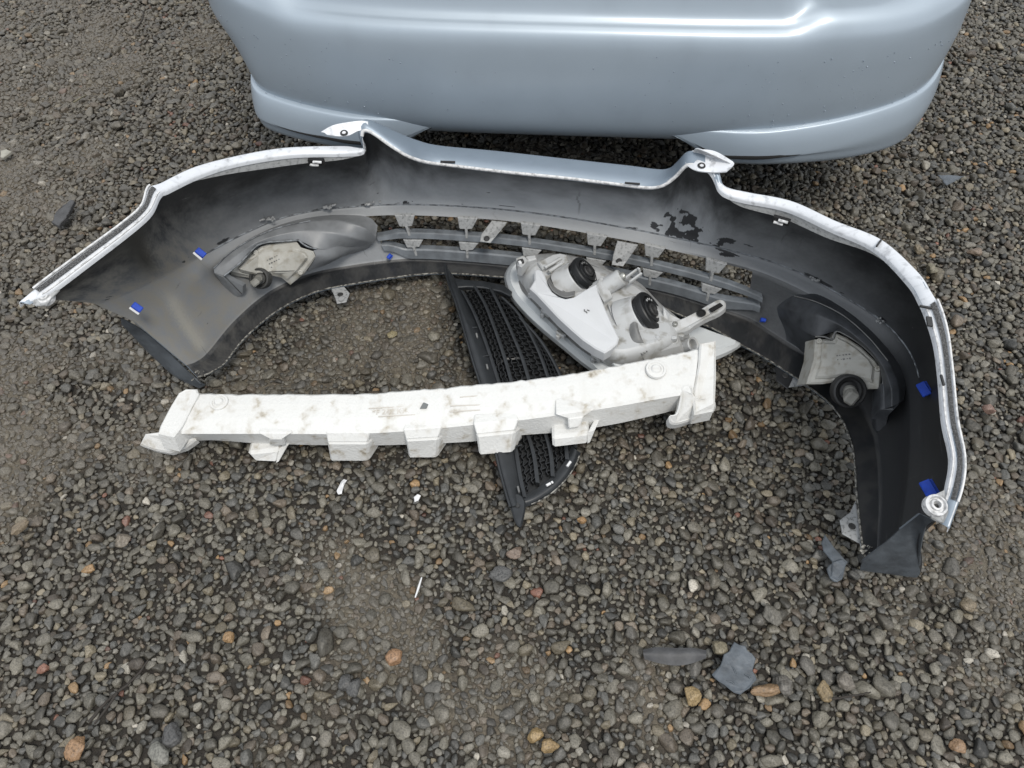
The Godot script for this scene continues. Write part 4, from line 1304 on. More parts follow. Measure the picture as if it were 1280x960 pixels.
		hexa(st, [h + back + Vector3(0.016, 0.012, 0.0), h + back + Vector3(0.02, 0.012, 0.0), f + back * 1.2 + Vector3(0.02, 0, 0), f + back * 1.2 + Vector3(0.03, 0, 0), h + Vector3(-0.002, 0.002, -0.001), h + Vector3(0.004, 0.003, -0.004), f + Vector3(-0.004, 0, 0), f + Vector3(0.012, 0, -0.006)], 0.15)
		build("tooth", st, M.foam, foam).set_meta("label", "hooked tooth of the foam")
	# end pieces
	st = tool()
	plate(st, pts([[223, 490, .115], [232, 485, .118], [246, 485, .118], [248, 491, .117], [238, 510, .112], [228, 530, .106], [217, 545, .102], [197, 541, .100], [200, 531, .104], [212, 508, .11]]), Vector3(0, -0.05, 0.01), 0.004)
	build("end_wall", st, M.foam, foam)
	st = tool()
	plate(st, pts([[181, 542, .062], [197, 540, .068], [216, 543, .072], [240, 541, .07], [245, 550, .06], [231, 560, .040], [212, 566, .026], [194, 563, .028], [174, 556, .036]]), Vector3(0, -0.024, -0.008), 0.004)
	build("foot", st, M.foam, foam)
	st = tool()
	plate(st, pts([[875, 428, .178], [895, 424.5, .178], [895.5, 470, .160], [894, 505, .143], [892, 513, .130], [868, 518, .128], [866, 492, .145], [868, 482, .150], [873, 455, .166]]), Vector3(0, -0.045, -0.004), 0.004)
	build("end_wall", st, M.foam, foam)
	st = tool()
	plate(st, curve(pts([[845, 517, .118], [850, 500, .138], [853, 483, .152], [861, 480, .155], [866, 484, .154], [868, 494, .148], [893, 500, .140], [892, 515, .10], [870, 523, .095], [848, 530, .090], [838, 529, .093], [837, 519, .112]]), 56, true), Vector3(0, -0.035, -0.012), 0.004)
	build("foot", st, M.foam, foam)
	# moulded buttons and printed marks on the face
	for q in [[274, 503, .108, .015], [820, 462, .155, .017]]:
		st = tool()
		lathe(st, frame_on(Vector3(0, 1, 0.1), at(q[0], q[1], q[2] - 0.001)), [[q[3] * 1.35, -0.002], [q[3] * 1.28, 0.003], [q[3] * 1.0, 0.0035], [q[3] * 0.92, 0.0008], [q[3] * 0.7, 0.002], [q[3] * 0.5, 0.006], [0.0, 0.007]], 26)
		build("button", st, M.foam, foam)
	var face := func(x: float, y: float) -> Vector3:      # the top face below that point
		var best := Vector3.ZERO
		var least := 1e9
		for i in 60:
			for j in 12:
				var p: Vector3 = along(far_e, i / 6.0).lerp(along(near_e, i / 6.0), j / 11.0)
				var d := (p - at(x, y, p.y)).length()
				if d < least:
					least = d
					best = at(x, y, p.y + 0.0032)
		return best
	for q in [[461, 511, 520, 507], [473, 521, 519, 518], [563, 508, 612, 505], [562, 515, 600, 512], [575, 497, 600, 494]]:
		st = tool()
		var a: Vector3 = face.call(q[0], q[1])
		var b: Vector3 = face.call(q[2], q[3])
		box(st, Transform3D(frame_on(Vector3.UP, Vector3.ZERO).basis.rotated(Vector3.UP, -atan2((b - a).z, (b - a).x)), (a + b) * 0.5), Vector3((b - a).length(), 0.0016, 0.0022), 0.2)
		build("moulded_line", st, M.foam_dim, foam)
	st = tool()
	var ma: Vector3 = face.call(531, 507)
	plate(st, [ma + Vector3(-0.010, 0.001, 0.008), ma + Vector3(0.004, 0.001, 0.008), ma + Vector3(0.010, 0.001, -0.008), ma + Vector3(-0.004, 0.001, -0.008)], Vector3(0, -0.002, 0), 0.0004)
	build("dark_mark", st, M.foam_mark, foam)
	var tm := TextMesh.new()
	var f := SystemFont.new()
	f.font_names = PackedStringArray(["Droid Sans"])
	tm.font = f
	tm.text = "*F 242 K7451"
	tm.font_size = 24
	tm.pixel_size = 0.0007
	tm.depth = 0.001
	var o := MeshInstance3D.new()
	o.mesh = tm
	o.name = "moulded_print"
	foam.add_child(o)
	tm.material = M.foam_dim
	o.transform = Transform3D(Basis(Vector3.UP, deg_to_rad(3.0)) * Basis(Vector3.RIGHT, deg_to_rad(-84)), (face.call(494, 514) as Vector3) - foam.position)

# ---------------------------------------------------------------- the black grille
func make_grille() -> void:
	var g := thing("grille", at(650, 490, 0.0), "black plastic car grille lying flat under the white foam and the headlamp", "car grille")
	var H := func(y: float) -> float: return lerpf(0.075, 0.030, smoothstep(335, 640, y))
	var p := func(x: float, y: float, up := 0.0) -> Vector3: return at(x, y, H.call(y) + up)
	var ring := func(list: Array, up := 0.0) -> Array:
		var r := []
		for q in list: r.append(p.call(q[0], q[1], up))
		return r
	# long frame on the left side
	var fr := across([ring.call([[556, 330], [560, 352], [570, 380], [582, 420], [592, 455], [600, 480], [612, 530], [624, 585], [634, 622], [638, 634]], 0.012), ring.call([[558, 332], [566, 352], [577, 385], [590, 420], [600, 455], [608, 480], [619, 530], [630, 585], [640, 618], [644, 632]], 0.016), ring.call([[559, 334], [571, 355], [584, 385], [600, 420], [614, 455], [622, 480], [634, 530], [645, 580], [651, 615], [652, 630]], 0.002), ring.call([[560, 336], [576, 358], [590, 385], [607, 420], [621, 455], [629, 480], [641, 530], [650, 580], [655, 615], [655, 630]], -0.012)], 50, 12)
	skin("frame", fr, -0.003, M.grille_frame, M.grille, g)
	var st := tool()
	var edge := curve(ring.call([[556, 330], [560, 352], [570, 380], [582, 420], [592, 455], [600, 480], [612, 530], [624, 585], [634, 622], [638, 634]], 0.013), 60)
	tube(st, edge, 0.0032, 6)
	build("frame_bead", st, M.grille_frame, g)
	# curved end towards the viewer with bright clips
	var en := across([ring.call([[655, 634], [668, 630], [684, 621], [700, 609], [713, 594], [722, 578], [726, 566]], -0.004), ring.call([[652, 628], [666, 623], [681, 614], [696, 602], [708, 588], [716, 574], [720, 562]], 0.006), ring.call([[650, 621], [662, 616], [676, 607], [690, 596], [702, 582], [710, 569], [714, 557]], 0.0)], 36, 8)
	skin("end_frame", en, -0.004, M.grille_frame, M.grille, g)
	st = tool()
	tube(st, curve(ring.call([[664, 630.5], [676, 625], [690, 616], [702, 605], [713, 592], [720, 580], [724, 570]], 0.0), 40), 0.0017, 6)
	build("bright_edge", st, M.edge_dim, g)
	for q in [[683, 607, 688, 604], [689, 603.5, 691, 602.5], [709, 583, 713, 577]]:
		st = tool()
		tube(st, [p.call(q[0], q[1], 0.010), p.call(q[2], q[3], 0.010)], 0.0032, 6)
		build("bright_clip", st, M.white, g)
	# blunt top end
	st = tool()
	plate(st, ring.call([[561, 346], [580, 349], [606, 351], [630, 356], [640, 364], [638, 370], [626, 364], [604, 359], [584, 358], [571, 359]], 0.004), Vector3(0, -0.014, 0), 0.002)
	build("top_frame", st, M.grille_frame, g)
	# foot at the near corner
	st = tool()
	plate(st, curve(ring.call([[637, 622], [646, 616], [655, 622], [657, 632], [655, 645], [651, 658], [646, 655], [640, 640]], 0.012), 30, true), Vector3(0, -0.012, 0), 0.003)
	var foot := build("corner_foot", st, M.grille_frame, g)
	st = tool()
	lathe(st, Transform3D(Basis(), p.call(647, 632, 0.013)), [[0.0, 0.0], [0.004, 0.0], [0.005, 0.001], [0.0055, 0.0]], 12)
	build("hole", st, M.rubber, foot)
	# bars that run the length, with honeycomb mesh between them
	var bars := [
		[[578, 364], [592, 390], [606, 425], [618, 461], [630, 500], [642, 548], [651, 600], [656, 622]],
		[[592, 356], [606, 380], [618, 410], [630, 445], [643, 490], [657, 535], [667, 568], [672, 604]],
		[[612, 358], [624, 382], [638, 412], [652, 446], [664, 485], [678, 530], [688, 565], [691, 596]],
		[[628, 372], [646, 390], [660, 412], [676, 446], [688, 482], [698, 520], [707, 555], [709, 575]],
		[[650, 398], [664, 412], [680, 432], [696, 460], [708, 490], [716, 520], [720, 545], [719, 560]]]
	var lines := []
	for b in bars: lines.append(curve(ring.call(b, 0.002), 61))
	for k in lines.size():
		st = tool()
		var rings := []
		for c in lines[k]:
			var w := Vector3(0.0042, 0, 0.001)
			rings.append([c - w + Vector3(0, -0.014, 0), c - w + Vector3(0, 0.002, 0), c + Vector3(0, 0.0032, 0), c + w + Vector3(0, 0.002, 0), c + w + Vector3(0, -0.014, 0)])
		loft(st, rings, true, true, -1)
		build("bar", st, M.grille_frame, g)
	var pan := []
	for i in 61:
		var col := []
		for l in lines: col.append((l[i] as Vector3) + Vector3(0, -0.016, 0))
		pan.append(col)
	skin("dark_backing", pan, -0.002, M.grille_pan, M.grille_pan, g)  # added dark sheet, stands in for the shaded inside behind the bars
	var mesh := tool()
	for k in lines.size() - 1:
		for i in range(1, 59):
			for j in 3:
				var odd := (i + j) % 2
				var a: Vector3 = (lines[k][i] as Vector3).lerp(lines[k + 1][i], (j + 0.15 * (1 if odd else -1)) / 3.0 if j > 0 else 0.0)
				var b: Vector3 = (lines[k][i + 1] as Vector3).lerp(lines[k + 1][i + 1], (j + 0.15 * (-1 if odd else 1)) / 3.0 if j > 0 else 0.0)
				var dn := Vector3(0, -0.010, 0)
				var w := Vector3(0.0010, 0, 0)
				if j > 0: hexa(mesh, [a + dn - w, a + dn + w, a - w, a + w, b + dn - w, b + dn + w, b - w, b + w], 0.1)
				if odd == 0:
					var c: Vector3 = (lines[k][i] as Vector3).lerp(lines[k + 1][i], (j + 1 - 0.15) / 3.0)
					var wz := Vector3(0, 0, 0.0011)
					hexa(mesh, [a + dn - wz, a + dn + wz, a - wz, a + wz, c + dn - wz, c + dn + wz, c - wz, c + wz], 0.1)
	build("honeycomb_mesh", mesh, M.grille, g).set_meta("kind", "stuff")
	# round emblem seat, no emblem in it
	st = tool()
	var c := (lines[1][33] as Vector3).lerp(lines[2][33], 0.35)
	c = p.call(643, 466, 0.0)
	lathe(st, Transform3D(Basis(), c), [[0.050, -0.012], [0.050, -0.002], [0.047, 0.001], [0.042, -0.002], [0.040, -0.009], [0.030, -0.010], [0.028, -0.006], [0.024, -0.006], [0.022, -0.011], [0.0, -0.011]], 36)
	build("emblem_seat", st, M.grille, g)
	# stiffeners and lugs inside the long frame
	for q in [[584, 410, 596, 409], [593, 448, 611, 444], [636, 560, 652, 556]]:
		st = tool()
		tube(st, [p.call(q[0], q[1], 0.013), p.call(q[2], q[3], 0.006)], 0.0022, 5)
		build("stiffener", st, M.grille_frame, g)
	for q in [[596, 420], [609, 459], [648, 612]]:
		st = tool()
		box(st, Transform3D(Basis(Vector3.UP, 0.2), p.call(q[0], q[1], 0.010)), Vector3(0.004, 0.008, 0.014), 0.2)
		build("lug", st, M.rail, g)

# ---------------------------------------------------------------- the headlamp, lens down
func make_headlight() -> void:
	var h := thing("headlamp", at(760, 400, 0.05), "pale grey headlamp unit lying face down with two black bulb caps", "headlight")
	# clear lens: a deep rim seen from behind
	var outer := [[631, 342], [631, 354], [638, 373], [655, 394], [676, 414], [704, 437], [734, 461], [770, 480], [830, 470], [897, 449], [925, 434], [926, 429], [900, 418], [872, 407], [840, 396], [800, 372], [760, 345], [715, 325], [680, 318], [655, 320], [640, 329]]
	var inner := [[642, 336], [641, 350], [651, 368], [664, 382], [681, 397], [700, 415], [731, 443], [762, 466], [828, 452], [890, 435], [918, 428], [918, 425], [895, 416], [868, 407], [838, 394], [798, 370], [758, 344], [714, 326], [682, 321], [660, 324], [648, 329]]
	var st := tool()
	var rr := []
	for k in 5:
		var list := []
		for i in outer.size():
			var q: float = [0.0, 0.0, 0.25, 0.75, 1.0][k]
			var hh: float = lerpf(0.035, 0.030, smoothstep(780, 920, outer[i][0])) + [0.0, 0.014, 0.034, 0.050, 0.050][k] * lerpf(1.0, 0.62, smoothstep(760, 900, outer[i][0]))
			list.append(at(lerpf(outer[i][0], inner[i][0], q), lerpf(outer[i][1], inner[i][1], q), hh))
		rr.append(curve(list, 110, true))
	for k in 4: loft(st, [rr[k], rr[k + 1]], k == 0, k == 3, k + 2)
	build("lens", st, M.lens, h)
	st = tool()
	var under := []
	for k in rr[0].size(): under.append((rr[0][k] as Vector3) + Vector3(0, -0.001, 0))
	var under2 := []
	var mid := Vector3.ZERO
	for p in under: mid += p / under.size()
	for p in under: under2.append((p as Vector3).lerp(mid, 0.10) + Vector3(0, -0.018, 0))
	loft(st, [under, under2], true, true)
	build("lens_front", st, M.lens_low, h)
	# grey rail along the lens joint
	st = tool()
	var rail := across([pts([[648, 352, .086], [653, 364, .087], [668, 380, .088], [681, 395, .088], [699, 413, .088], [722, 434, .087], [748, 452, .085]]), pts([[651, 349, .10], [657, 361, .102], [671, 375, .104], [684, 390, .105], [704, 410, .104], [727, 430, .102], [753, 447, .098]]), pts([[655, 347, .108], [661, 358, .112], [675, 371, .114], [689, 386, .115], [709, 405, .114], [732, 425, .112], [758, 442, .106]]), pts([[660, 346, .112], [666, 357, .118], [680, 369, .122], [694, 384, .123], [714, 402, .122], [737, 421, .12], [763, 438, .112]])], 50, 12)
	skin("joint_rail", rail, -0.004, M.rail, M.rail, h)
	for q in [[666, 366, .105], [682, 391, .106], [701, 418, .102], [745, 447, .095]]:
		st = tool()
		box(st, Transform3D(Basis(Vector3.UP, -0.75), at(q[0], q[1], q[2])), Vector3(0.026, 0.012, 0.010), 0.2)
		box(st, Transform3D(Basis(Vector3.UP, -0.75), at(q[0] - 2, q[1] + 2, q[2] - 0.004)), Vector3(0.010, 0.014, 0.018), 0.2)
		build("joint_clip", st, M.head, h)
	# housing: a rounded body rising from the joint
	st = tool()
	var body_low := [[645, 341], [652, 362], [672, 385], [700, 412], [732, 440], [770, 462], [815, 455], [855, 436], [862, 420], [850, 400], [826, 380], [800, 354], [776, 341], [745, 328], [710, 318], [680, 317], [656, 322]]
	var body_top := [[668, 334], [676, 352], [694, 372], [716, 396], [742, 420], [770, 436], [800, 432], [832, 422], [838, 410], [830, 398], [812, 374], [790, 356], [768, 348], [742, 338], [712, 328], [692, 325], [676, 327]]
	var rings := []
	for k in 5:
		var list := []
		for i in body_low.size():
			var q: float = [0.0, 0.22, 0.55, 0.85, 1.0][k]
			list.append(at(lerpf(body_low[i][0], body_top[i][0], q), lerpf(body_low[i][1], body_top[i][1], q), [0.075, 0.108, 0.135, 0.150, 0.153][k]))
		rings.append(curve(list, 90, true))
	loft(st, rings, true, true)
	build("housing", st, M.head, h)
	for q in [[[652, 349, .096], [658, 362, .098], [671, 377, .099], [684, 392, .099], [702, 411, .098], [725, 432, .096], [750, 450, .09]], [[700, 322, .128], [716, 326, .13], [740, 332, .13], [766, 345, .13], [790, 362, .128]]]:
		st = tool()
		tube(st, curve(pts(q), 40), 0.0016, 5)
		build("joint_groove", st, M.rubber, h)
	for q in [[778, 392, .153, 783, 418, .150], [822, 402, .153, 842, 410, .145], [760, 380, .158, 768, 404, .152], [796, 430, .150, 826, 424, .15]]:
		st = tool()
		var p0 := at(q[0], q[1], q[2])
		var p1 := at(q[3], q[4], q[5])
		hexa(st, [p0 + Vector3(-0.0015, -0.02, 0), p1 + Vector3(-0.0015, -0.02, 0), p0 + Vector3(-0.0015, 0.003, 0), p1 + Vector3(-0.0015, 0.003, 0), p0 + Vector3(0.0015, -0.02, 0), p1 + Vector3(0.0015, -0.02, 0), p0 + Vector3(0.0015, 0.003, 0), p1 + Vector3(0.0015, 0.003, 0)], 0.2)
		build("rib", st, M.head, h)
	for q in [[690, 343, .15], [844, 405, .152], [764, 352, .156]]:
		st = tool()
		lathe(st, Transform3D(Basis(), at(q[0], q[1], q[2])), [[0.006, -0.01], [0.006, 0.003], [0.0045, 0.0045], [0.002, 0.0045], [0.0018, 0.002], [0.0, 0.002]], 12)
		build("screw_head", st, M.screw, h)
	# broad smooth cover panel
	st = tool()
	plate(st, pts([[668, 338, .172], [673, 336, .174], [678, 338, .176], [682, 346, .177], [685, 356, .178], [690, 364, .178], [698, 370, .179], [707, 373, .179], [717, 371, .181], [731, 362, .183], [746, 354, .186], [748, 364, .185], [757, 386, .18], [766, 406, .176], [774, 422, .172], [772, 429, .17], [764, 436, .167], [756, 441, .164], [744, 435, .164], [728, 424, .166], [712, 410, .167], [697, 396, .168], [683, 381, .169], [670, 367, .169], [662, 360, .168], [668, 350, .17]]), Vector3(0, -0.035, -0.004), 0.003)
	build("cover_panel", st, M.panel, h)
	st = tool()
	plate(st, pts([[746, 354, .187], [751, 345, .183], [759, 352, .176], [763, 364, .168], [766, 371, .163], [755, 377, .168], [748, 364, .184]]), Vector3(0, -0.03, -0.004), 0.002)
	build("side_panel", st, M.head, h)
	# curved wall behind the panel's notch
	skin("notch_wall", across([pts([[684, 352, .176], [690, 363, .177], [698, 369, .178], [707, 372, .178], [718, 370, .18]]), pts([[686, 347, .150], [693, 358, .148], [701, 364, .147], [709, 366, .148], [719, 364, .15]])], 20, 4), 0.003, M.rail, M.rail, h)
	# two black bulb caps
	for q in [[732, 341, .170, 0.042, Vector3(0.68, 0.73, -0.06)], [813, 389, .160, 0.049, Vector3(0.72, 0.69, -0.02)]]:
		var f := frame_on(q[4], at(q[0], q[1], q[2]), 0.5)
		var r: float = q[3]
		st = tool()
		lathe(st, f, [[0.0, -0.012], [r * 0.96, -0.012], [r * 0.97, -0.006], [r, -0.005], [r, 0.003], [r * 0.96, 0.006], [r * 0.74, 0.0065], [r * 0.72, 0.003], [r * 0.66, 0.003], [r * 0.63, 0.008], [r * 0.46, 0.009], [r * 0.43, 0.004], [0.0, 0.004]], 40)
		var cap_ := build("bulb_cap", st, M.cap, h)
		st = tool()
		lathe(st, f * Transform3D(Basis(), Vector3(-0.004, 0.004, 0.002)), [[r * 0.34, 0.0], [r * 0.34, 0.007], [r * 0.31, 0.0085], [r * 0.25, 0.0085], [r * 0.22, 0.004], [0.0, 0.004]], 22)
		box(st, f * Transform3D(Basis(Vector3.UP, 0.6), Vector3(-0.004, 0.006, 0.002)), Vector3(r * 0.34, 0.006, r * 0.14), 0.2)
		build("socket", st, M.rubber, cap_)
		st = tool()
		for k in 4: box(st, f * Transform3D(Basis(Vector3.UP, 0.35 * k + 1.1), Vector3.ZERO) * Transform3D(Basis(), Vector3(r * 0.55, 0.0095, 0)), Vector3(r * 0.10, 0.002, r * 0.05), 0.2)
		build("moulded_marks", st, M.head if q[0] > 800 else M.rail, cap_)
		st = tool()
		lathe(st, f * Transform3D(Basis(), Vector3(0, -0.012, 0)), [[r * 1.30, -0.05], [r * 1.12, -0.020], [r * 1.06, -0.008], [r * 1.02, -0.005], [r * 0.98, -0.006], [r * 0.9, -0.008]], 36)
		build("cap_collar", st, M.head, h)
	# aiming screw barrel with its fork
	st = tool()
	var a := at(752, 362, .155)
	var b := at(776, 347, .185)
	var ax := (b - a).normalized()
	lathe(st, frame_on(ax, a), [[0.025, -0.02], [0.024, 0.012], [0.021, 0.014], [0.021, (b - a).length()], [0.019, (b - a).length() + 0.003], [0.012, (b - a).length() + 0.003], [0.011, (b - a).length() - 0.004], [0.0, (b - a).length() - 0.004]], 28)
	build("screw_barrel", st, M.head, h)
	st = tool()
	lathe(st, frame_on(ax, b - ax * 0.004), [[0.011, 0.0], [0.010, 0.012], [0.008, 0.016], [0.0, 0.016]], 16)
	build("screw_head", st, M.screw, h)
	st = tool()
	var fa := at(784, 350, .188)
	var fb := at(799, 339, .195)
	var fx := (fb - fa).normalized()
	for k in [-1, 1]:
		var off: Vector3 = fx.cross(Vector3.UP).normalized() * 0.008 * k
		hexa(st, [fa + off + Vector3(-0.002, -0.004, 0), fb + off + Vector3(-0.002, -0.004, 0), fa + off + Vector3(-0.002, 0.004, 0), fb + off + Vector3(-0.002, 0.004, 0), fa + off + Vector3(0.002, -0.004, 0.003), fb + off + Vector3(0.002, -0.004, 0.003), fa + off + Vector3(0.002, 0.004, 0.003), fb + off + Vector3(0.002, 0.004, 0.003)], 0.2)
	box(st, frame_on(fx, fb), Vector3(0.020, 0.005, 0.008), 0.2)
	build("fork", st, M.head, h)
	# mounting arm with a hole and a slot
	st = tool()
	plate(st, curve(pts([[832, 402, .150], [846, 400, .155], [868, 390, .165], [887, 379, .172], [899, 373.5, .175], [906, 376, .175], [907, 383, .173], [899, 390, .170], [884, 397, .164], [868, 406, .156], [858, 413, .148], [840, 414, .142]]), 60, true), Vector3(0.004, -0.018, 0.0), 0.003)
	var arm := build("mounting_arm", st, M.head, h)
	st = tool()
	lathe(st, frame_on(Vector3(-0.1, 1, 0.15), at(876.5, 391, .1675)), [[0.0, -0.001], [0.0065, -0.001], [0.0075, 0.0016], [0.0095, 0.0018], [0.011, 0.0]], 18)
	build("hole", st, M.under, arm)
	st = tool()
	var s1 := at(888, 388, .1735)
	var s2 := at(902, 380, .1765)
	var sd := (s2 - s1).normalized()
	box(st, Transform3D(Basis(sd, Vector3.UP, sd.cross(Vector3.UP)), (s1 + s2) * 0.5 + Vector3(0, -0.0012, 0)), Vector3((s2 - s1).length(), 0.004, 0.011), 0.2)
	build("slot", st, M.under, arm)
	# thick lower block with an open tube, a fin and ribs
	st = tool()
	hexa(st, [at(806, 461, .09), at(858, 447, .085), at(800, 444, .135), at(851, 430, .13), at(812, 458, .085), at(862, 446, .08), at(806, 437, .14), at(848, 420, .142)], 0.3)
	build("lower_block", st, M.head, h)
	st = tool()
	lathe(st, frame_on(Vector3(0.45, 0.6, 0.3), at(864, 431, .115)), [[0.018, -0.04], [0.018, 0.006], [0.016, 0.008], [0.012, 0.006], [0.0115, -0.012], [0.0, -0.012]], 24)
	build("open_tube", st, M.head, h)
	skin("fin", across([pts([[788, 405, .165], [793, 402, .172], [797, 404, .170]]), pts([[787, 415, .155], [795, 412, .170], [799, 414, .165]]), pts([[788, 428, .148], [797, 424, .160], [804, 427, .155]]), pts([[789, 433, .14], [797, 432, .148], [806, 430, .15]])], 10, 16), 0.003, M.rail, M.rail, h)
	st = tool()
	plate(st, pts([[829, 383, .165], [838, 392, .160], [852, 399, .150], [856, 403, .148], [836, 404, .145], [829, 398, .150]]), Vector3(0, -0.03, 0), 0.002)
	build("gusset", st, M.head, h)
	# clips and ribs at the top corner
	for q in [[[[645, 322], [655, 318], [660, 325], [652, 333], [647, 331]], .165, "corner_clip"], [[[655, 320], [670, 318], [671, 323], [660, 326]], .160, "corner_tab"], [[[672, 327], [690, 318], [700, 316], [709, 318], [711, 326], [705, 333], [694, 329], [684, 333], [678, 336]], .165, "raised_loop"]]:
		st = tool()
		var rg := []
		for p in q[0]: rg.append(at(p[0], p[1], q[1]))
		plate(st, rg, Vector3(0, -0.035, 0), 0.003)
		build(q[2], st, M.head, h)
	st = tool()
	box(st, Transform3D(Basis(Vector3.UP, 0.35), at(651, 329, .162)), Vector3(0.014, 0.020, 0.012), 0.15)
	build("dark_insert", st, M.rubber, h)
	st = tool()
	box(st, Transform3D(Basis(Vector3.UP, 0.35), at(650, 329.5, .168)) , Vector3(0.007, 0.012, 0.010), 0.15)
	build("clip_tongue", st, M.white, h)
	for q in [[681, 335, 701, 323], [686, 340, 702, 329]]:
		st = tool()
		tube(st, [at(q[0], q[1], .166), at(q[2], q[3], .168)], 0.0045, 8)
		build("rib", st, M.head, h)
	for q in [[772, 386, .154, 0.4], [782, 402, .154, -0.3], [706, 363, .155, 0.2], [733, 388, .179, 0.1], [808, 437, .141, 0.3], [803, 441, .139, 0.5]]:
		st = tool()
		for k in 3: box(st, Transform3D(Basis(Vector3.UP, q[3] + k * 0.5), at(q[0] + k * 2.4 - 2.4, q[1] + (k % 2) * 2, q[2])), Vector3(0.0016, 0.003, 0.006), 0.2)
		build("moulded_marks", st, M.rail, h)
	for q in [[832, 420, .146], [842, 424, .142], [822, 424, .148], [851, 421, .13]]:
		st = tool()
		box(st, Transform3D(Basis(Vector3.UP, q[0]), at(q[0], q[1], q[2])), Vector3(0.014, 0.016, 0.009), 0.25)
		build("moulded_lug", st, M.head, h)
	st = tool()
	plate(st, pts([[757, 443, .12], [762, 440, .12], [780, 457, .11], [772, 460, .11]]), Vector3(0, -0.012, 0), 0.002)
	build("cross_strip", st, M.lens, h)

# ---------------------------------------------------------------- scattered bits
func shard(called: String, list: Array, h: float, down: Vector3, m: Material, label: String, category: String, bend := 0.0, group := "") -> Node3D:
	var ring := []
	var c := Vector3.ZERO
	var r2 := RandomNumberGenerator.new()
	r2.seed = int(list[0][0])
	for k in list.size():
		var q: Array = list[k]
		var p := at(q[0], q[1], h + (q[2] if q.size() > 2 else 0.0))
		var q2: Array = list[(k + 1) % list.size()]
		var p2 := at(q2[0], q2[1], h + (q2[2] if q2.size() > 2 else 0.0))
		ring.append(p)
		c += p / list.size()
		var n := int((p2 - p).length() / 0.012)      # broken edges are jagged
		for j in range(1, n + 1): ring.append(p.lerp(p2, j / float(n + 1)) + Vector3(r2.randf_range(-1, 1), r2.randf_range(-0.3, 0.3), r2.randf_range(-1, 1)) * 0.0028)
	var t := thing(called, Vector3(c.x, 0, c.z), label, category, group)
	var st := tool()
	plate(st, ring, down, 0.0015)
	build("plate", st, m, t)
	return t

func lump(called: String, x: float, y: float, size: Vector3, turn: float, c: Color, seed_: int, label: String, category: String, group := "") -> void:
	var o := MeshInstance3D.new()
	o.mesh = pebble(seed_, 3)
	var m: StandardMaterial3D = M.stone.duplicate()
	m.vertex_color_use_as_albedo = false
	m.albedo_color = (c * 0.58 + Color(0.11, 0.10, 0.085) * 0.42).linear_to_srgb()
	o.material_override = m
	o.name = numbered(called)
	add_child(o)
	tag(o, label, category, group)
	var p := at(x, y, 0.0)
	o.transform = Transform3D(Basis(Vector3.UP, turn) * Basis.from_scale(size * 0.86), p + Vector3(0, size.y * 0.3, 0))

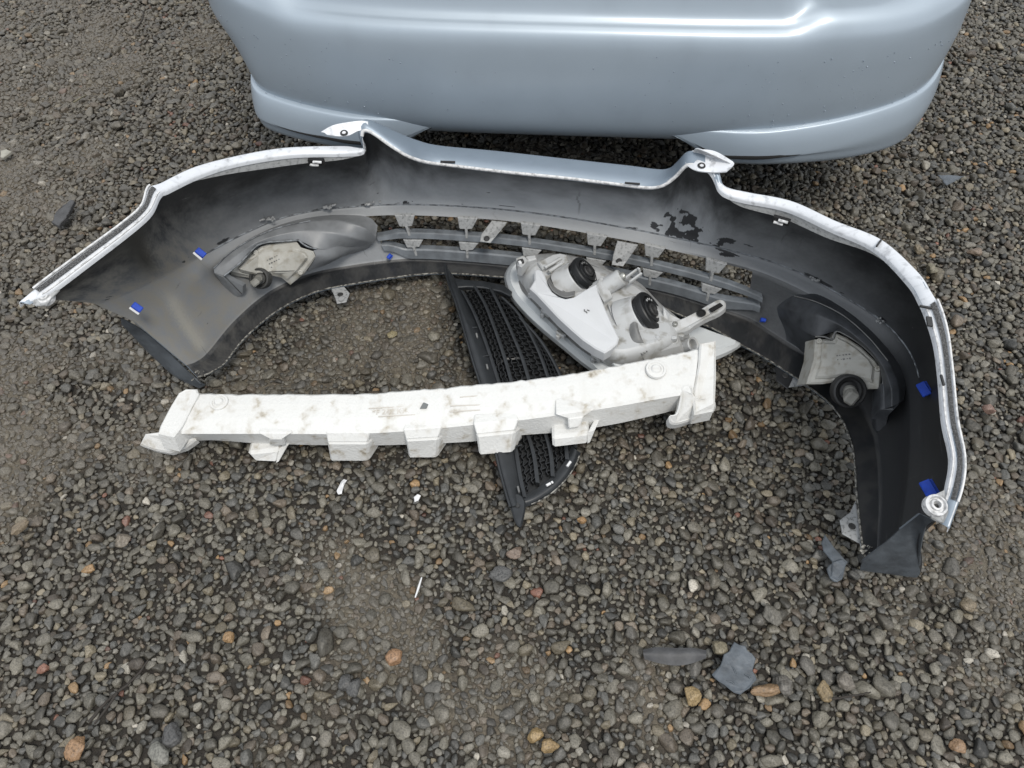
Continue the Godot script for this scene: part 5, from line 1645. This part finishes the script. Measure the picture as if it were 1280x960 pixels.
func make_debris() -> void:
	# broken plastic
	var s := shard("plastic_shard", [[918, 802, .004], [932, 807, .006], [945, 823, .004], [941, 838, .0], [946, 850, -.002], [937, 860, .0], [926, 868, -.002], [912, 861, .002], [898, 851, .0], [890, 843, -.003], [903, 825, .004]], 0.014, Vector3(0, -0.004, 0), M.slate_blue, "flat blue grey broken plastic shard lying beside the black strip", "plastic shard")
	for q in [[912, 830, 920, 843], [931, 843, 938, 848], [908, 851, 918, 855], [922, 815, 919, 823]]:
		var st := tool()
		tube(st, [at(q[0], q[1], .0145), at((q[0] + q[2]) * 0.5 + 1, (q[1] + q[3]) * 0.5 - 1, .0155), at(q[2], q[3], .0145)], 0.0016, 5)
		build("raised_rib", st, M.slate_blue, s)
	s = thing("rubber_strip", at(843, 818, 0.0), "curved black rubber strip lying left of the blue grey plastic shard", "rubber strip")
	skin("strip", across([pts([[804, 812, .016], [820, 809, .022], [845, 810, .022], [868, 810, .022], [883, 813, .016]]), pts([[804, 817, .022], [822, 817, .025], [845, 818, .026], [866, 817, .025], [883, 818, .02]]), pts([[806, 824, .014], [824, 829, .016], [844, 832, .014], [862, 830, .016], [882, 823, .014]])], 30, 10), 0.003, M.rubber_strip, M.rubber_strip, s)
	s = shard("plastic_fragment", [[1031, 668, .002], [1042, 683, .006], [1052, 694, .004], [1060, 702, .003], [1055, 717, .0], [1047, 727, -.002], [1038, 722, .0], [1034, 710, .002], [1042, 703, .004], [1033, 692, .004], [1027, 678, .002]], 0.018, Vector3(0, -0.006, 0), M.slate_blue, "cracked blue grey plastic fragment left of the bumper's right end", "plastic shard")
	var st := tool()
	plate(st, pts([[1041, 702, .026], [1053, 698, .028], [1058, 704, .027], [1055, 715, .022], [1047, 724, .02], [1039, 720, .021]]), Vector3(0, -0.008, 0), 0.002)
	build("raised_block", st, M.slate_blue, s)
	shard("dark_shard", [[64, 277, .004], [72, 262, .01], [88, 249, .01], [93, 251, .008], [86, 266, .006], [74, 282, .002]], 0.016, Vector3(0, -0.012, 0), M.rubber_strip, "long dark slate sliver in the dirt above the bumper's left wing", "stone sliver")
	shard("pale_shard", [[0, 188, .004], [8, 186, .006], [14, 189, .004], [4, 197, .0], [0, 196, .0]], 0.012, Vector3(0, -0.01, 0), M.pale, "flat pale stone chip at the far left edge", "stone chip")
	shard("grey_card", [[1172, 218, .006], [1206, 220, .004], [1183, 231, .002]], 0.012, Vector3(0, -0.003, 0), M.slate_blue, "small grey triangular scrap right of the parked car", "scrap")
	# white paper and slivers
	s = thing("paper_scrap", at(430, 608, 0.0), "crumpled white paper scrap in front of the white foam", "paper scrap")
	skin("paper", across([pts([[427, 617, .016], [429, 610, .022], [431, 604, .018], [434, 600, .022]]), pts([[423, 618, .018], [424, 611, .014], [428, 605, .024], [432, 600, .018]]), pts([[421, 614, .014], [424, 607, .02], [427, 602, .016], [430, 599, .018]])], 14, 8), 0.0006, M.white, M.white, s)
	shard("white_chip", [[517, 621, .0], [522, 617, .004], [526, 619, .004], [523, 625, .002], [518, 627, .0]], 0.013, Vector3(0, -0.004, 0), M.white, "tiny white chip right of the crumpled paper scrap", "white chip")
	s = thing("white_sliver", at(523, 735, 0.0), "thin white sliver lying on bare dirt in the middle foreground", "sliver")
	st = tool()
	tube(st, [at(519, 747, .014), at(523, 735, .017), at(527, 722, .016)], [0.0015, 0.0024, 0.0016], 6)
	build("stick", st, M.white, s)
	# twigs
	for q in [[[[112, 902], [128, 883], [146, 866], [166, 850], [185, 826]], 0.0030, "long dark forked twig lying in the lower left foreground"], [[[1040, 874], [1058, 871], [1076, 868], [1088, 865]], 0.0022, "short brown twig in the lower right foreground"], [[[92, 128], [100, 123], [108, 119]], 0.0028, "pale short twig in the dirt at the upper left"], [[[170, 36], [178, 24], [178, 14], [168, 10]], 0.0028, "bent dark twig left of the parked car"]]:
		s = thing("twig", at(q[0][0][0], q[0][0][1], 0.0), q[2], "twig", "twigs on the gravel")
		st = tool()
		var path := []
		for k in q[0].size(): path.append(at(q[0][k][0], q[0][k][1], 0.021 + 0.003 * sin(k * 2.0)))
		var c := curve(path, 24)
		var rad := []
		for k in c.size():
			c[k] += Vector3(rng.randf_range(-1, 1), rng.randf_range(-1, 1), rng.randf_range(-1, 1)) * 0.0008
			rad.append(q[1] * lerpf(1.1, 0.6, k / 23.0))
		tube(st, c, rad, 7)
		if q[0].size() == 5:
			tube(st, [at(118, 905, .020), at(130, 890, .022), at(140, 876, .023), at(146, 866, .022)], [0.002, 0.0024, 0.0026, 0.0026], 6)
		build("stem", st, M.twig_pale if q[0].size() == 3 else M.twig, s)
	# stones that stand out by their colour
	for q in [[493, 823, 0.021, 0.012, 0.0145, 0.5, Color(0.42, 0.22, 0.10), "orange brown angular stone on bare dirt in the foreground"],
			[97, 936, 0.020, 0.013, 0.016, 1.2, Color(0.38, 0.20, 0.08), "rust orange rounded pebble in the bottom left corner"],
			[112, 712, 0.013, 0.009, 0.012, 0.3, Color(0.40, 0.22, 0.07), "small orange pebble in the left foreground"],
			[286, 798, 0.012, 0.009, 0.011, 0.3, Color(0.46, 0.27, 0.11), "amber round pebble in the left foreground"],
			[200, 945, 0.019, 0.012, 0.024, 0.2, Color(0.24, 0.24, 0.21), "pale grey green stone at the bottom left edge"],
			[217, 919, 0.020, 0.014, 0.018, 0.9, Color(0.045, 0.05, 0.058), "blackish blue stone near the bottom left edge"],
			[24, 661, 0.013, 0.009, 0.020, -0.5, Color(0.28, 0.21, 0.13), "tan oblong stone at the left edge"],
			[154, 675, 0.017, 0.011, 0.016, 0.5, Color(0.24, 0.20, 0.15), "buff round stone in the left foreground"],
			[645, 692, 0.019, 0.012, 0.015, 0.6, Color(0.20, 0.13, 0.09), "brown oval stone below the grille"],
			[640, 800, 0.0, 0.0, 0.0, 0.0, Color(0, 0, 0), ""],
			[668, 921, 0.016, 0.011, 0.013, 0.4, Color(0.44, 0.29, 0.11), "yellow ochre stone left of its twin at the bottom edge"],
			[685, 931, 0.018, 0.011, 0.013, 0.1, Color(0.40, 0.26, 0.10), "ochre stone right of its twin at the bottom edge"],
			[864, 871, 0.016, 0.013, 0.016, 0.3, Color(0.45, 0.31, 0.13), "golden round stone below the rubber strip"],
			[899, 811, 0.014, 0.012, 0.018, 0.1, Color(0.29, 0.25, 0.16), "buff egg shaped stone between rubber strip and plastic shard"],
			[957, 864, 0.026, 0.011, 0.011, 0.1, Color(0.34, 0.20, 0.09), "rusty orange wedge stone right of the plastic shard"],
			[1029, 864, 0.016, 0.012, 0.018, 0.4, Color(0.34, 0.24, 0.11), "tan stone at the end of the short brown twig"],
			[1055, 851, 0.021, 0.012, 0.018, 0.2, Color(0.19, 0.165, 0.135), "broad pinkish grey stone above the short brown twig"],
			[980, 857, 0.022, 0.013, 0.018, 0.1, Color(0.13, 0.12, 0.105), "grey brown stone right of the rusty wedge stone"],
			[1196, 934, 0.013, 0.010, 0.012, 0.2, Color(0.36, 0.20, 0.09), "orange pebble in the bottom right corner"],
			[1209, 756, 0.014, 0.010, 0.019, 0.2, Color(0.26, 0.20, 0.12), "tan stone in the right foreground"],
			[964, 769, 0.017, 0.012, 0.022, 0.2, Color(0.16, 0.15, 0.125), "olive grey stone above the plastic shard"],
			[1140, 415, 0.0, 0.0, 0.0, 0.0, Color(0, 0, 0), ""],
			[1149, 314, 0.016, 0.013, 0.018, 0.2, Color(0.30, 0.24, 0.15), "round tan stone right of the bumper's top seam"],
			[1164, 337, 0.018, 0.013, 0.018, 0.2, Color(0.27, 0.24, 0.16), "olive buff stone right of the bumper"],
			[1235, 513, 0.016, 0.012, 0.014, 0.2, Color(0.30, 0.17, 0.13), "pink stone right of the bumper's right wing"],
			[1219, 316, 0.022, 0.011, 0.013, 0.0, Color(0.27, 0.19, 0.13), "flat pinkish brown stone at the right edge"],
			[1103, 430, 0.0, 0.0, 0.0, 0.0, Color(0, 0, 0), ""],
			[490, 418, 0.013, 0.005, 0.012, 0.3, Color(0.36, 0.30, 0.15), "yellowish chip on the dirt left of the grille"],
			[725, 612, 0.0, 0.0, 0.0, 0.0, Color(0, 0, 0), ""],
			[727, 650, 0.010, 0.008, 0.009, 0.3, Color(0.45, 0.25, 0.09), "small orange pebble right of the grille's foot"],
			[431, 853, 0.012, 0.01, 0.018, 0.2, Color(0.055, 0.06, 0.065), "dark slate stone pair, left one, in the foreground"],
			[443, 860, 0.013, 0.011, 0.019, 0.2, Color(0.06, 0.065, 0.07), "dark slate stone pair, right one, in the foreground"],
			[626, 720, 0.022, 0.014, 0.017, 0.2, Color(0.07, 0.075, 0.08), "big blue black stone below the grille in the foreground"],
			[1010, 340, 0.0, 0.0, 0.0, 0.0, Color(0, 0, 0), ""]]:
		if q[2] <= 0.0: continue
		lump("pebble", q[0], q[1], Vector3(q[2], q[3], q[4]), q[5], q[6], 900 + int(q[0]), q[7], "stone")
